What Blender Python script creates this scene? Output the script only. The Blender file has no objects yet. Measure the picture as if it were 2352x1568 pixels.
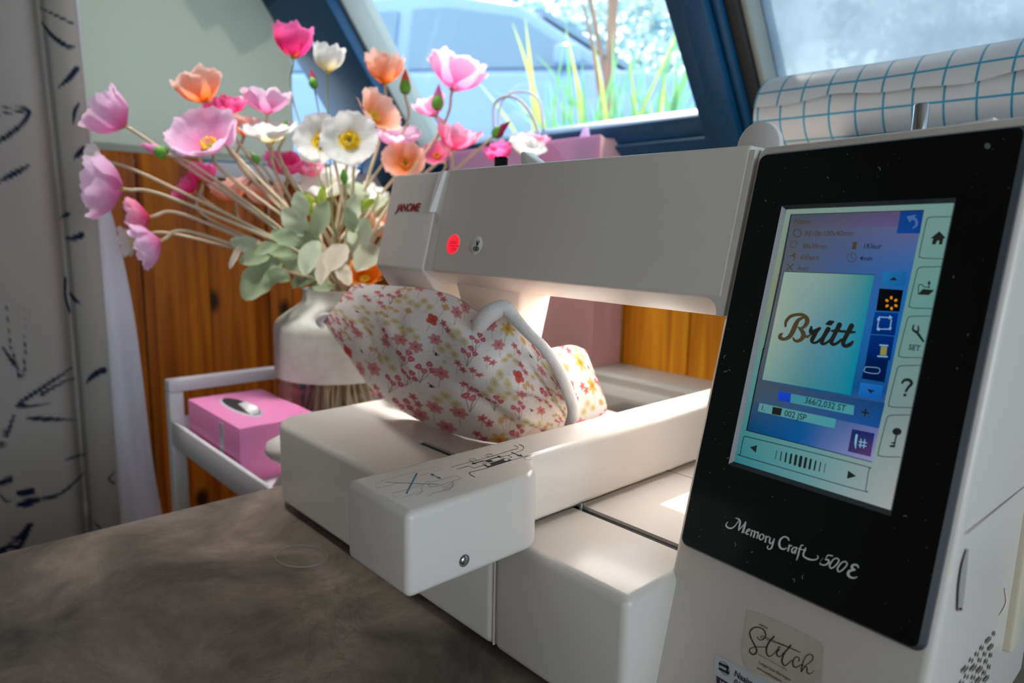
import bpy, bmesh, math, random
import numpy as np
from mathutils import Vector, Matrix

# ------------------------------------------------------------------ camera
F_PX, CX, CY = 1568.0, 1176.0, 784.0            # 24 mm lens on a 2352 x 1568 frame
R = np.array([[0.67651035, -0.13122852, -0.72464669],
              [0.73613249, 0.0923881, 0.67050234],
              [0.0210403, 0.98703775, -0.15910308]])
CAM = np.array([0.0, 0.0, 0.27])
scene = bpy.context.scene
col = scene.collection
cam_d = bpy.data.cameras.new('camera')
cam = bpy.data.objects.new('camera', cam_d)
col.objects.link(cam)
mw = Matrix.Identity(4)
for i in range(3):
    mw[i][0] = R[i, 0]; mw[i][1] = R[i, 1]; mw[i][2] = -R[i, 2]; mw[i][3] = CAM[i]
cam.matrix_world = mw
cam_d.sensor_width = 36.0
cam_d.lens = 24.0
cam_d.clip_start = 0.02
cam_d.clip_end = 200
cam_d.dof.use_dof = True
cam_d.dof.focus_distance = 0.41
cam_d.dof.aperture_fstop = 7.5
scene.camera = cam

# ------------------------------------------------------------------ world, sun, daylight, exposure
scene.view_settings.view_transform = 'Standard'
scene.view_settings.look = 'None'
scene.view_settings.gamma = 1.0
scene.view_settings.exposure = 0.0
scene.view_settings.use_curve_mapping = False
world = bpy.data.worlds.new('sky')
scene.world = world
world.use_nodes = True
bg = world.node_tree.nodes['Background']
bg.inputs['Color'].default_value = (0.66, 0.84, 1.0, 1)
bg.inputs['Strength'].default_value = 3.3


def light(name, kind, energy, color, loc=(0, 0, 0), to=None, **kw):
    d = bpy.data.lights.new(name, kind)
    d.energy = energy
    d.color = color
    for k, v in kw.items():
        setattr(d, k, v)
    o = bpy.data.objects.new(name, d)
    col.objects.link(o)
    o.location = loc
    if to is not None:
        v = Vector(to) - Vector(loc)
        o.rotation_euler = v.to_track_quat('-Z', 'Y').to_euler()
    return o


light('sun', 'SUN', 8.0, (1.0, 0.94, 0.84), (-1.35, 1.45, 1.85), (-0.30, 0.45, 0.1), angle=0.02)
# daylight of the window in the right-hand wall, behind and beside the camera
light('daylight_right_window', 'AREA', 7.5, (0.90, 0.96, 1.0), (1.90, 0.0, 0.50), (-0.6, 0.12, 0.10),
      shape='RECTANGLE', size=0.9, size_y=0.9)

# added fill light from behind the camera; that wall has no window
light('front_fill_light', 'AREA', 2.8, (0.97, 0.98, 1.0), (0.2, -2.1, 0.35), (-0.3, 0.3, 0.10), shape='RECTANGLE', size=1.2, size_y=0.9)

# ------------------------------------------------------------------ helpers
def ray(px, py):
    return R @ np.array([px - CX, -(py - CY), F_PX])


def on(ax, v):
    def fn(px, py):
        r = ray(px, py)
        return CAM + r * ((v - CAM[ax]) / r[ax])
    return fn


def onX(px, py, v): return on(0, v)(px, py)
def onY(px, py, v): return on(1, v)(px, py)
def onZ(px, py, v): return on(2, v)(px, py)


def atD(px, py, depth):
    """point on the ray at a given depth along the view axis"""
    return CAM + ray(px, py) / F_PX * depth


def project(P):
    v = (np.asarray(P) - CAM) @ R
    return np.stack([CX + F_PX * v[..., 0] / v[..., 2], CY - F_PX * v[..., 1] / v[..., 2]], -1)


def camvec(x, y, z):
    """camera-relative direction (right, up, toward viewer) as a world vector"""
    v = R @ np.array([x, y, -z], float)
    return v / np.linalg.norm(v)


def lin(r, g, b):
    f = lambda c: (c / 255 / 12.92) if c <= 10 else ((c / 255 + 0.055) / 1.055) ** 2.4
    return (f(r), f(g), f(b))


ORIG = {}


def origin(p):
    return ORIG[p.name]


def thing(name, label, cat, loc, group=None):
    o = bpy.data.objects.new(name, None)
    col.objects.link(o)
    o.empty_display_size = 0.02
    o.location = loc
    ORIG[o.name] = np.array(loc, float)
    tag(o, label, cat, group)
    return o


def tag(o, label=None, cat=None, group=None, kind=None):
    if label: o['label'] = label
    if cat: o['category'] = cat
    if group: o['group'] = group
    if kind: o['kind'] = kind
    return o


def mk(name, verts, faces, mat, parent=None, smooth=None, colors=None, base=None, midx=None):
    """mesh object from world-space vertices; parent or own base point gives the origin"""
    v = np.asarray(verts, float).reshape(-1, 3)
    if parent is not None:
        off = origin(parent)
    else:
        off = np.array([(v[:, 0].min() + v[:, 0].max()) / 2, (v[:, 1].min() + v[:, 1].max()) / 2, v[:, 2].min()]) if base is None else np.array(base, float)
    me = bpy.data.meshes.new(name)
    me.from_pydata((v - off).tolist(), [], [tuple(int(i) for i in f) for f in faces])
    for m in (mat if isinstance(mat, (list, tuple)) else [mat]):
        me.materials.append(m)
    if midx is not None:
        me.polygons.foreach_set('material_index', list(midx))
    if colors is not None:
        a = me.color_attributes.new('col', 'FLOAT_COLOR', 'POINT')
        c = np.ones((len(v), 4)); c[:, :3] = np.asarray(colors).reshape(-1, 3)
        a.data.foreach_set('color', c.ravel())
    if smooth is not None:
        me.shade_smooth()
        if smooth < 179:
            me.set_sharp_from_angle(angle=math.radians(smooth))
    me.update()
    o = bpy.data.objects.new(name, me)
    col.objects.link(o)
    if parent is not None:
        o.parent = parent
    else:
        o.location = off
    ORIG[o.name] = off
    return o


def bmout(bm):
    bm.verts.ensure_lookup_table(); bm.verts.index_update()
    v = [tuple(x.co) for x in bm.verts]
    f = [[x.index for x in p.verts] for p in bm.faces]
    bm.free()
    return v, f


def bevel_all(v, f, r, seg=3, ang=20):
    bm = bmesh.new()
    vs = [bm.verts.new(p) for p in v]
    for p in f:
        bm.faces.new([vs[i] for i in p])
    bmesh.ops.recalc_face_normals(bm, faces=bm.faces)
    if r > 0:
        es = [e for e in bm.edges if len(e.link_faces) == 2 and e.calc_face_angle(0) > math.radians(ang)]
        bmesh.ops.bevel(bm, geom=es, offset=r, segments=seg, profile=0.5, affect='EDGES', clamp_overlap=True)
    return bmout(bm)


def hexa(c8, r=0.0, seg=3):
    """box from 8 corners: bottom loop 0-3, top loop 4-7"""
    f = [(3, 2, 1, 0), (4, 5, 6, 7), (0, 1, 5, 4), (1, 2, 6, 5), (2, 3, 7, 6), (3, 0, 4, 7)]
    return bevel_all(c8, f, r, seg)


def box(x0, x1, y0, y1, z0, z1, r=0.0, seg=3):
    return hexa([(x0, y0, z0), (x1, y0, z0), (x1, y1, z0), (x0, y1, z0),
                 (x0, y0, z1), (x1, y0, z1), (x1, y1, z1), (x0, y1, z1)], r, seg)


def prism(poly, lo, hi, fn, r=0.0, seg=3, ang=20):
    """extrude 2-D poly; fn(a,b,t) -> xyz"""
    n = len(poly)
    v = [fn(a, b, lo) for a, b in poly] + [fn(a, b, hi) for a, b in poly]
    f = [list(range(n))[::-1], list(range(n, 2 * n))] + [(i, (i + 1) % n, n + (i + 1) % n, n + i) for i in range(n)]
    return bevel_all(v, f, r, seg, ang)


def lathe(prof, c, seg=32, axis=None, cap=True):
    """prof: list of (radius, height) about point c along axis"""
    ax = np.array([0, 0, 1.0]) if axis is None else np.asarray(axis, float) / np.linalg.norm(axis)
    t = np.array([1, 0, 0]) if abs(ax[0]) < 0.9 else np.array([0, 1, 0])
    a = np.cross(ax, t); a /= np.linalg.norm(a); b = np.cross(ax, a)
    v = []
    for r_, h in prof:
        for k in range(seg):
            th = 2 * math.pi * k / seg
            v.append(np.asarray(c) + ax * h + (a * math.cos(th) + b * math.sin(th)) * r_)
    f = []
    for i in range(len(prof) - 1):
        for k in range(seg):
            f.append((i * seg + k, i * seg + (k + 1) % seg, (i + 1) * seg + (k + 1) % seg, (i + 1) * seg + k))
    if cap:
        f.append(list(range(seg))[::-1]); f.append([(len(prof) - 1) * seg + k for k in range(seg)])
    return v, f


def cr(pts, n=8):
    """Catmull-Rom resample of an (m,k) list"""
    p = np.asarray(pts, float)
    if len(p) < 3:
        t = np.linspace(0, 1, n + 1)[:, None]
        return p[0] * (1 - t) + p[-1] * t
    q = np.vstack([2 * p[0] - p[1], p, 2 * p[-1] - p[-2]])
    out = []
    for i in range(1, len(q) - 2):
        for k in range(n):
            t = k / n
            out.append(0.5 * ((2 * q[i]) + (-q[i - 1] + q[i + 1]) * t + (2 * q[i - 1] - 5 * q[i] + 4 * q[i + 1] - q[i + 2]) * t * t + (-q[i - 1] + 3 * q[i] - 3 * q[i + 1] + q[i + 2]) * t ** 3))
    out.append(p[-1])
    return np.array(out)


def tube(path, rad, seg=8, n=6, curve=True):
    p = cr(path, n) if curve else np.asarray(path, float)
    m = len(p)
    rr = np.interp(np.linspace(0, 1, m), np.linspace(0, 1, len(np.atleast_1d(rad))), np.atleast_1d(rad)) if np.ndim(rad) else np.full(m, rad)
    v, f = [], []
    up = np.array([0.13, 0.31, 0.94])
    for i in range(m):
        t = p[min(i + 1, m - 1)] - p[max(i - 1, 0)]
        t = t / (np.linalg.norm(t) + 1e-12)
        a = np.cross(t, up)
        if np.linalg.norm(a) < 1e-3: a = np.cross(t, [1, 0, 0])
        a /= np.linalg.norm(a); b = np.cross(t, a)
        for k in range(seg):
            th = 2 * math.pi * k / seg
            v.append(p[i] + (a * math.cos(th) + b * math.sin(th)) * rr[i])
    for i in range(m - 1):
        for k in range(seg):
            f.append((i * seg + k, i * seg + (k + 1) % seg, (i + 1) * seg + (k + 1) % seg, (i + 1) * seg + k))
    f.append(list(range(seg))[::-1]); f.append([(m - 1) * seg + k for k in range(seg)])
    return v, f


def join(parts):
    V, Fc = [], []
    for v, f in parts:
        k = len(V)
        V += [tuple(x) for x in v]
        Fc += [[i + k for i in p] for p in f]
    return V, Fc


def grid_faces(nu, nv):
    """(nv rows) x (nu columns) vertices"""
    i = np.arange((nv - 1) * (nu - 1))
    r, c = i // (nu - 1), i % (nu - 1)
    a = r * nu + c
    return np.stack([a, a + 1, a + nu + 1, a + nu], -1).tolist()


def strokes(lst, plane, ox=0, oy=0, s=1.0, n=6):
    """traced pen strokes [(x,y,w),...] -> flat ribbons on a plane function"""
    V, Fc = [], []
    for st in lst:
        p = cr(st, n) if len(st) > 2 else np.array(cr(st, 3))
        xy = p[:, :2]
        t = np.gradient(xy, axis=0)
        t /= (np.linalg.norm(t, axis=1)[:, None] + 1e-9)
        nn = np.stack([-t[:, 1], t[:, 0]], -1)
        w = p[:, 2:3] / 2
        L, Rr = xy + nn * w, xy - nn * w
        k = len(V)
        for a, b in zip(L, Rr):
            V.append(plane(ox + a[0] / s, oy + a[1] / s)); V.append(plane(ox + b[0] / s, oy + b[1] / s))
        for i in range(len(p) - 1):
            Fc.append((k + 2 * i, k + 2 * i + 2, k + 2 * i + 3, k + 2 * i + 1))
        for e in (0, len(p) - 1):      # round ends
            c = xy[e]; r_ = p[e, 2] / 2
            if r_ < 0.6: continue
            k = len(V)
            for j in range(8):
                V.append(plane(ox + (c[0] + r_ * math.cos(j * math.pi / 4)) / s, oy + (c[1] + r_ * math.sin(j * math.pi / 4)) / s))
            Fc.append(list(range(k, k + 8)))
    return V, Fc


def pxpoly(pts, plane, ox=0, oy=0, s=1.0):
    return [plane(ox + a / s, oy + b / s) for a, b in pts], [list(range(len(pts)))]


def text2d(s, size, shear=0.0, bold=0.0, spacing=1.0, align='LEFT'):
    c = bpy.data.curves.new('t', 'FONT')
    c.body = s; c.size = size; c.shear = shear; c.offset = bold; c.space_character = spacing
    c.resolution_u = 3; c.align_x = align
    o = bpy.data.objects.new('t', c)
    col.objects.link(o)
    dg = bpy.context.evaluated_depsgraph_get()
    me = bpy.data.meshes.new_from_object(o.evaluated_get(dg))
    v = [(x.co.x, x.co.y) for x in me.vertices]
    f = [list(p.vertices) for p in me.polygons]
    bpy.data.objects.remove(o); bpy.data.curves.remove(c); bpy.data.meshes.remove(me)
    return v, f


# ------------------------------------------------------------------ materials
MAT = {}


def pbr(name, color, rough=0.5, metal=0.0, spec=0.5, coat=0.0, bump=None, var=None, emit=None):
    m = bpy.data.materials.new(name)
    m.use_nodes = True
    nt = m.node_tree
    b = nt.nodes['Principled BSDF']
    b.inputs['Base Color'].default_value = (*color, 1)
    b.inputs['Roughness'].default_value = rough
    b.inputs['Metallic'].default_value = metal
    b.inputs['Specular IOR Level'].default_value = spec
    b.inputs['Coat Weight'].default_value = coat
    if emit:
        b.inputs['Emission Color'].default_value = (*emit[0], 1)
        b.inputs['Emission Strength'].default_value = emit[1]
    if bump or var:
        tc = nt.nodes.new('ShaderNodeTexCoord')
        if var:
            sc, amt = var
            no = nt.nodes.new('ShaderNodeTexNoise'); no.inputs['Scale'].default_value = sc; no.inputs['Detail'].default_value = 5
            nt.links.new(tc.outputs['Object'], no.inputs['Vector'])
            rp = nt.nodes.new('ShaderNodeValToRGB')
            rp.color_ramp.elements[0].color = (*[c * (1 - amt) for c in color], 1)
            rp.color_ramp.elements[1].color = (*[min(1, c * (1 + amt)) for c in color], 1)
            rp.color_ramp.elements[0].position = .3; rp.color_ramp.elements[1].position = .7
            nt.links.new(no.outputs['Fac'], rp.inputs['Fac'])
            nt.links.new(rp.outputs['Color'], b.inputs['Base Color'])
        if bump:
            sc, st = bump
            no = nt.nodes.new('ShaderNodeTexNoise'); no.inputs['Scale'].default_value = sc; no.inputs['Detail'].default_value = 3
            nt.links.new(tc.outputs['Object'], no.inputs['Vector'])
            bp = nt.nodes.new('ShaderNodeBump'); bp.inputs['Strength'].default_value = st; bp.inputs['Distance'].default_value = .001
            nt.links.new(no.outputs['Fac'], bp.inputs['Height'])
            nt.links.new(bp.outputs['Normal'], b.inputs['Normal'])
    MAT[name] = m
    return m


def emis(name, color=None, strength=1.0):
    m = bpy.data.materials.new(name)
    m.use_nodes = True
    nt = m.node_tree
    nt.nodes.clear()
    e = nt.nodes.new('ShaderNodeEmission')
    o = nt.nodes.new('ShaderNodeOutputMaterial')
    if color is None:
        a = nt.nodes.new('ShaderNodeAttribute'); a.attribute_name = 'col'
        nt.links.new(a.outputs['Color'], e.inputs['Color'])
    else:
        e.inputs['Color'].default_value = (*color, 1)
    e.inputs['Strength'].default_value = strength
    nt.links.new(e.outputs[0], o.inputs[0])
    MAT[name] = m
    return m


def sheet(name, transl=0.45, color=None, rough=0.8):
    """thin petal / cloth / paper: diffuse + translucent, colour from the attribute or fixed"""
    m = bpy.data.materials.new(name)
    m.use_nodes = True
    nt = m.node_tree
    nt.nodes.clear()
    d = nt.nodes.new('ShaderNodeBsdfDiffuse'); t = nt.nodes.new('ShaderNodeBsdfTranslucent')
    mx = nt.nodes.new('ShaderNodeMixShader'); o = nt.nodes.new('ShaderNodeOutputMaterial')
    mx.inputs[0].default_value = transl
    if color is None:
        a = nt.nodes.new('ShaderNodeAttribute'); a.attribute_name = 'col'
        nt.links.new(a.outputs['Color'], d.inputs['Color']); nt.links.new(a.outputs['Color'], t.inputs['Color'])
    else:
        d.inputs['Color'].default_value = (*color, 1); t.inputs['Color'].default_value = (*color, 1)
    nt.links.new(d.outputs[0], mx.inputs[1]); nt.links.new(t.outputs[0], mx.inputs[2]); nt.links.new(mx.outputs[0], o.inputs[0])
    MAT[name] = m
    return m


def node(nt, kind, **kw):
    n = nt.nodes.new(kind)
    for k, v in kw.items():
        if k in n.inputs: n.inputs[k].default_value = v
        else: setattr(n, k, v)
    return n


def wood_mat():
    m = bpy.data.materials.new('pine_panelling'); m.use_nodes = True
    nt = m.node_tree; b = nt.nodes['Principled BSDF']; L = nt.links.new
    tc = node(nt, 'ShaderNodeTexCoord'); oi = node(nt, 'ShaderNodeObjectInfo')
    add = node(nt, 'ShaderNodeVectorMath', operation='ADD')
    sc = node(nt, 'ShaderNodeVectorMath', operation='SCALE'); sc.inputs['Scale'].default_value = 7.0
    cx = node(nt, 'ShaderNodeCombineXYZ')
    L(oi.outputs['Random'], cx.inputs[0]); L(oi.outputs['Random'], cx.inputs[1]); L(oi.outputs['Random'], cx.inputs[2])
    L(cx.outputs[0], sc.inputs[0]); L(tc.outputs['Object'], add.inputs[0]); L(sc.outputs[0], add.inputs[1])
    mp = node(nt, 'ShaderNodeMapping'); mp.inputs['Scale'].default_value = (34, 34, 1.6)
    L(add.outputs[0], mp.inputs[0])
    n1 = node(nt, 'ShaderNodeTexNoise', Scale=1.0, Detail=6.0, Distortion=1.2)
    L(mp.outputs[0], n1.inputs['Vector'])
    rp = node(nt, 'ShaderNodeValToRGB')
    e = rp.color_ramp.elements
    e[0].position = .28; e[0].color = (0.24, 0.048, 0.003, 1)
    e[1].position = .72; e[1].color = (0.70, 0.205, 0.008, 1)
    L(n1.outputs['Fac'], rp.inputs['Fac'])
    mp2 = node(nt, 'ShaderNodeMapping'); mp2.inputs['Scale'].default_value = (1, 1, .62); L(add.outputs[0], mp2.inputs[0])
    vo = node(nt, 'ShaderNodeTexVoronoi', Scale=7.5, Randomness=1.0); L(mp2.outputs[0], vo.inputs['Vector'])
    kr = node(nt, 'ShaderNodeMapRange'); kr.inputs[1].default_value = .07; kr.inputs[2].default_value = .16; kr.inputs[3].default_value = 1; kr.inputs[4].default_value = 0
    L(vo.outputs['Distance'], kr.inputs[0])
    mx = node(nt, 'ShaderNodeMixRGB'); mx.inputs['Color2'].default_value = (0.045, 0.016, 0.006, 1)
    L(kr.outputs[0], mx.inputs['Fac']); L(rp.outputs[0], mx.inputs['Color1'])
    hs = node(nt, 'ShaderNodeHueSaturation'); L(mx.outputs[0], hs.inputs['Color'])
    mr = node(nt, 'ShaderNodeMapRange'); mr.inputs[3].default_value = .75; mr.inputs[4].default_value = 1.2
    L(oi.outputs['Random'], mr.inputs[0]); L(mr.outputs[0], hs.inputs['Value'])
    L(hs.outputs[0], b.inputs['Base Color'])
    b.inputs['Roughness'].default_value = .5
    b.inputs['Specular IOR Level'].default_value = .2
    MAT['wood'] = m
    h = m.copy(); h.name = 'lit_pine_panelling'  # same pine lightened: stronger light at the window wall put into the colour
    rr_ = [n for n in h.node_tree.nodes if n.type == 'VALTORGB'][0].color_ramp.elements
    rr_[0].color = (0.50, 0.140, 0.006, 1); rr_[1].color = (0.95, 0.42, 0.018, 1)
    MAT['wood_lit'] = h


def table_mat():
    m = bpy.data.materials.new('stone_look_laminate'); m.use_nodes = True
    nt = m.node_tree; b = nt.nodes['Principled BSDF']; L = nt.links.new
    tc = node(nt, 'ShaderNodeTexCoord')
    n1 = node(nt, 'ShaderNodeTexNoise', Scale=11.0, Detail=10.0, Roughness=.68, Distortion=.5); L(tc.outputs['Object'], n1.inputs['Vector'])
    rp = node(nt, 'ShaderNodeValToRGB'); e = rp.color_ramp.elements
    e[0].position = .34; e[0].color = (0.095, 0.082, 0.064, 1)
    e[1].position = .66; e[1].color = (0.44, 0.352, 0.29, 1)
    x = e.new(.5); x.color = (0.235, 0.196, 0.158, 1)
    L(n1.outputs['Fac'], rp.inputs['Fac'])
    # broken dark hairlines where two noises cross
    n2 = node(nt, 'ShaderNodeTexNoise', Scale=16.0, Detail=6.0, Roughness=.7, Distortion=1.0); L(tc.outputs['Object'], n2.inputs['Vector'])
    s = node(nt, 'ShaderNodeMath', operation='SUBTRACT'); s.inputs[1].default_value = .5; L(n2.outputs['Fac'], s.inputs[0])
    a = node(nt, 'ShaderNodeMath', operation='ABSOLUTE'); L(s.outputs[0], a.inputs[0])
    k = node(nt, 'ShaderNodeMapRange'); k.inputs[1].default_value = .004; k.inputs[2].default_value = .016; k.inputs[3].default_value = 1; k.inputs[4].default_value = 0
    L(a.outputs[0], k.inputs[0])
    n3 = node(nt, 'ShaderNodeTexNoise', Scale=5.0, Detail=2.0); L(tc.outputs['Object'], n3.inputs['Vector'])
    k3 = node(nt, 'ShaderNodeMapRange'); k3.inputs[1].default_value = .58; k3.inputs[2].default_value = .68; L(n3.outputs['Fac'], k3.inputs[0])
    mu = node(nt, 'ShaderNodeMath', operation='MULTIPLY'); L(k.outputs[0], mu.inputs[0]); L(k3.outputs[0], mu.inputs[1])
    mu2 = node(nt, 'ShaderNodeMath', operation='MULTIPLY'); mu2.inputs[1].default_value = .32; L(mu.outputs[0], mu2.inputs[0])
    mx = node(nt, 'ShaderNodeMixRGB'); mx.inputs['Color2'].default_value = (0.05, 0.04, 0.033, 1)
    L(mu2.outputs[0], mx.inputs['Fac']); L(rp.outputs[0], mx.inputs['Color1'])
    L(mx.outputs[0], b.inputs['Base Color'])
    n4 = node(nt, 'ShaderNodeTexNoise', Scale=900.0, Detail=1.0); L(tc.outputs['Object'], n4.inputs['Vector'])
    bp = node(nt, 'ShaderNodeBump', Strength=.18, Distance=.0006); L(n4.outputs['Fac'], bp.inputs['Height'])
    L(bp.outputs[0], b.inputs['Normal'])
    b.inputs['Roughness'].default_value = .5
    MAT['table'] = m


def pane_mat(name, frost):
    """window pane: clear, or misted with condensation that scatters the daylight"""
    m = bpy.data.materials.new(name); m.use_nodes = True
    nt = m.node_tree; nt.nodes.clear(); L = nt.links.new
    o = node(nt, 'ShaderNodeOutputMaterial')
    tr = node(nt, 'ShaderNodeBsdfTransparent'); gl = node(nt, 'ShaderNodeBsdfGlossy', Roughness=.02)
    m1 = node(nt, 'ShaderNodeMixShader'); m1.inputs[0].default_value = .04; L(tr.outputs[0], m1.inputs[1]); L(gl.outputs[0], m1.inputs[2])
    tl = node(nt, 'ShaderNodeBsdfTranslucent'); tl.inputs['Color'].default_value = (0.225, 0.272, 0.310, 1)
    m2 = node(nt, 'ShaderNodeMixShader'); L(m1.outputs[0], m2.inputs[1]); L(tl.outputs[0], m2.inputs[2])
    if frost > .5:
        tc = node(nt, 'ShaderNodeTexCoord')
        n = node(nt, 'ShaderNodeTexNoise', Scale=5.0, Detail=6.0, Roughness=.6); L(tc.outputs['Object'], n.inputs['Vector'])
        mr = node(nt, 'ShaderNodeMapRange'); mr.inputs[1].default_value = .35; mr.inputs[2].default_value = .7; mr.inputs[3].default_value = .98; mr.inputs[4].default_value = .62
        L(n.outputs['Fac'], mr.inputs[0]); L(mr.outputs[0], m2.inputs[0])
    else:
        m2.inputs[0].default_value = frost
    L(m2.outputs[0], o.inputs[0])
    MAT[name] = m


def glass_mat():
    m = bpy.data.materials.new('vase_glass'); m.use_nodes = True
    nt = m.node_tree; nt.nodes.clear(); L = nt.links.new
    o = node(nt, 'ShaderNodeOutputMaterial'); tr = node(nt, 'ShaderNodeBsdfTransparent'); tr.inputs['Color'].default_value = (.86, .84, .80, 1)
    gl = node(nt, 'ShaderNodeBsdfGlossy', Roughness=.03); lw = node(nt, 'ShaderNodeLayerWeight', Blend=.12)
    m1 = node(nt, 'ShaderNodeMixShader'); L(lw.outputs['Facing'], m1.inputs[0]); L(tr.outputs[0], m1.inputs[1]); L(gl.outputs[0], m1.inputs[2])
    L(m1.outputs[0], o.inputs[0]); MAT['glass'] = m


def gridpaper_mat():
    m = bpy.data.materials.new('gridded_backing_paper'); m.use_nodes = True
    nt = m.node_tree; b = nt.nodes['Principled BSDF']; L = nt.links.new
    a = node(nt, 'ShaderNodeAttribute'); a.attribute_name = 'col'
    sp = node(nt, 'ShaderNodeSeparateColor'); L(a.outputs['Color'], sp.inputs[0])
    fac = None
    for ch in (0, 1):
        mo = node(nt, 'ShaderNodeMath', operation='FRACT'); L(sp.outputs[ch], mo.inputs[0])
        su = node(nt, 'ShaderNodeMath', operation='SUBTRACT'); su.inputs[1].default_value = .5; L(mo.outputs[0], su.inputs[0])
        ab = node(nt, 'ShaderNodeMath', operation='ABSOLUTE'); L(su.outputs[0], ab.inputs[0])
        mr = node(nt, 'ShaderNodeMapRange'); mr.inputs[1].default_value = .02; mr.inputs[2].default_value = .055; mr.inputs[3].default_value = 1; mr.inputs[4].default_value = 0
        L(ab.outputs[0], mr.inputs[0])
        if fac is None: fac = mr
        else:
            mxx = node(nt, 'ShaderNodeMath', operation='MAXIMUM'); L(fac.outputs[0], mxx.inputs[0]); L(mr.outputs[0], mxx.inputs[1]); fac = mxx
    mx = node(nt, 'ShaderNodeMixRGB'); mx.inputs['Color1'].default_value = (.80, .83, .84, 1); mx.inputs['Color2'].default_value = (.02, .40, .60, 1)
    L(fac.outputs[0], mx.inputs['Fac']); L(mx.outputs[0], b.inputs['Base Color'])
    b.inputs['Roughness'].default_value = .45
    b.inputs['Transmission Weight'].default_value = 0.0
    MAT['gridpaper'] = m


def checker_mat():
    m = bpy.data.materials.new('checked_fabric'); m.use_nodes = True
    nt = m.node_tree; b = nt.nodes['Principled BSDF']; L = nt.links.new
    tc = node(nt, 'ShaderNodeTexCoord')
    w1 = node(nt, 'ShaderNodeTexWave', Scale=16.0, bands_direction='Z'); L(tc.outputs['Object'], w1.inputs['Vector'])
    w2 = node(nt, 'ShaderNodeTexWave', Scale=16.0, bands_direction='Y'); L(tc.outputs['Object'], w2.inputs['Vector'])
    r1 = node(nt, 'ShaderNodeValToRGB'); r1.color_ramp.interpolation = 'CONSTANT'; e = r1.color_ramp.elements
    e[0].color = (.03, .035, .09, 1); e[1].position = .55; e[1].color = (.70, .12, .28, 1); L(w1.outputs['Fac'], r1.inputs[0])
    r2 = node(nt, 'ShaderNodeValToRGB'); r2.color_ramp.interpolation = 'CONSTANT'; e = r2.color_ramp.elements
    e[0].color = (0.05, .05, .12, 1); e[1].position = .5; e[1].color = (.75, .22, .10, 1); L(w2.outputs['Fac'], r2.inputs[0])
    mx = node(nt, 'ShaderNodeMixRGB'); mx.inputs['Fac'].default_value = .5; L(r1.outputs[0], mx.inputs['Color1']); L(r2.outputs[0], mx.inputs['Color2'])
    L(mx.outputs[0], b.inputs['Base Color']); b.inputs['Roughness'].default_value = .9
    MAT['checked'] = m


wood_mat(); table_mat(); pane_mat('pane_clear', .04); pane_mat('pane_misted', 1.0); glass_mat(); gridpaper_mat(); checker_mat()
pbr('plastic', (0.74, 0.69, 0.635), .28, bump=(1500, .04))
pbr('plastic_seam', (0.12, 0.11, 0.10), .6)
pbr('vent_dark', (0.16, 0.14, 0.12), .7)
pbr('plastic_light', (0.85, 0.83, 0.80), .4)
pbr('cream', (0.84, 0.74, 0.62), .5)
pbr('black_gloss', (0.006, 0.007, 0.008), .16, spec=.22)
pbr('black_matt', (0.012, 0.011, 0.010), .7)
pbr('panel_edge', (0.10, 0.125, 0.15), .35, metal=.6)  # blue-grey tone stands in for the sky reflected along the bevel
pbr('bezel_edge', (0.05, 0.055, 0.06), .25)
pbr('steel', (0.55, 0.57, 0.60), .18, metal=1)
pbr('print_white', (0.95, 0.96, 0.97), .6)
pbr('print_dark', (0.018, 0.018, 0.022), .6)
pbr('print_blue', (0.06, 0.24, 0.36), .6)
pbr('print_grey', (0.22, 0.30, 0.36), .6)
pbr('print_red', (0.33, 0.008, 0.014), .5)
pbr('print_plum', (0.055, 0.03, 0.05), .6)
pbr('print_brown', (0.16, 0.085, 0.06), .6)
pbr('sticker_cream', (0.60, 0.55, 0.46), .55, var=(40, .06))
pbr('sticker_white', (0.60, 0.66, 0.70), .5)
pbr('button_red', (0.9, 0.02, 0.04), .4, emit=((1.0, 0.012, 0.035), .85))
pbr('plaster', (0.60, 0.60, 0.55), .9, bump=(60, .15))
sheet('blind_fabric', .42, color=(.60, .63, .56))
pbr('ceiling_white', (0.48, 0.42, 0.35), .95)
pbr('room_wall', (0.46, 0.35, 0.26), .95)
pbr('floor_wood', (0.10, 0.065, 0.045), .5, var=(6, .3))
pbr('navy_frame', (0.006, 0.085, 0.205), .38, spec=.35)
pbr('seal_black', (0.02, 0.025, 0.025), .6)
pbr('gasket_pale', (0.36, 0.40, 0.36), .5)
pbr('sill_white', (0.72, 0.70, 0.70), .35, var=(20, .06))
pbr('ledge_cream', (0.62, 0.58, 0.50), .5)
pbr('trolley_white', (0.72, 0.70, 0.72), .4)
pbr('tissue_pink', (0.80, 0.24, 0.50), .5)
pbr('tissue_silver', (0.55, 0.56, 0.62), .3)
pbr('tissue_lining', (0.75, 0.76, 0.80), .4)
pbr('ceramic', (0.72, 0.69, 0.66), .35, var=(60, .05))
pbr('vase_paint', (0.52, 0.52, 0.47), .5, var=(55, .10))
sheet('bag_paper', .35, color=(.95, .62, .61))
sheet('bag_lilac', .55, color=(.84, .68, .92))
pbr('rope', (0.72, 0.62, 0.66), .9)
pbr('stem_straw', (0.50, 0.42, 0.28), .9, bump=(400, .4))
pbr('stem_green', (0.20, 0.24, 0.10), .9)
pbr('sepal_green', (0.10, 0.32, 0.02), .6)
pbr('stamen_yellow', (0.85, 0.55, 0.02), .8)
pbr('pistil', (0.25, 0.22, 0.03), .8)
pbr('stamen_orange', (0.85, 0.25, 0.02), .8)
pbr('towel_white', (0.82, 0.78, 0.76), .95, bump=(1200, .8))
pbr('lining_pink', (0.85, 0.66, 0.63), .95)
pbr('thread_clear', (0.35, 0.32, 0.30), .4)
pbr('thread_pink', (0.75, 0.40, 0.60), .6)
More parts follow.
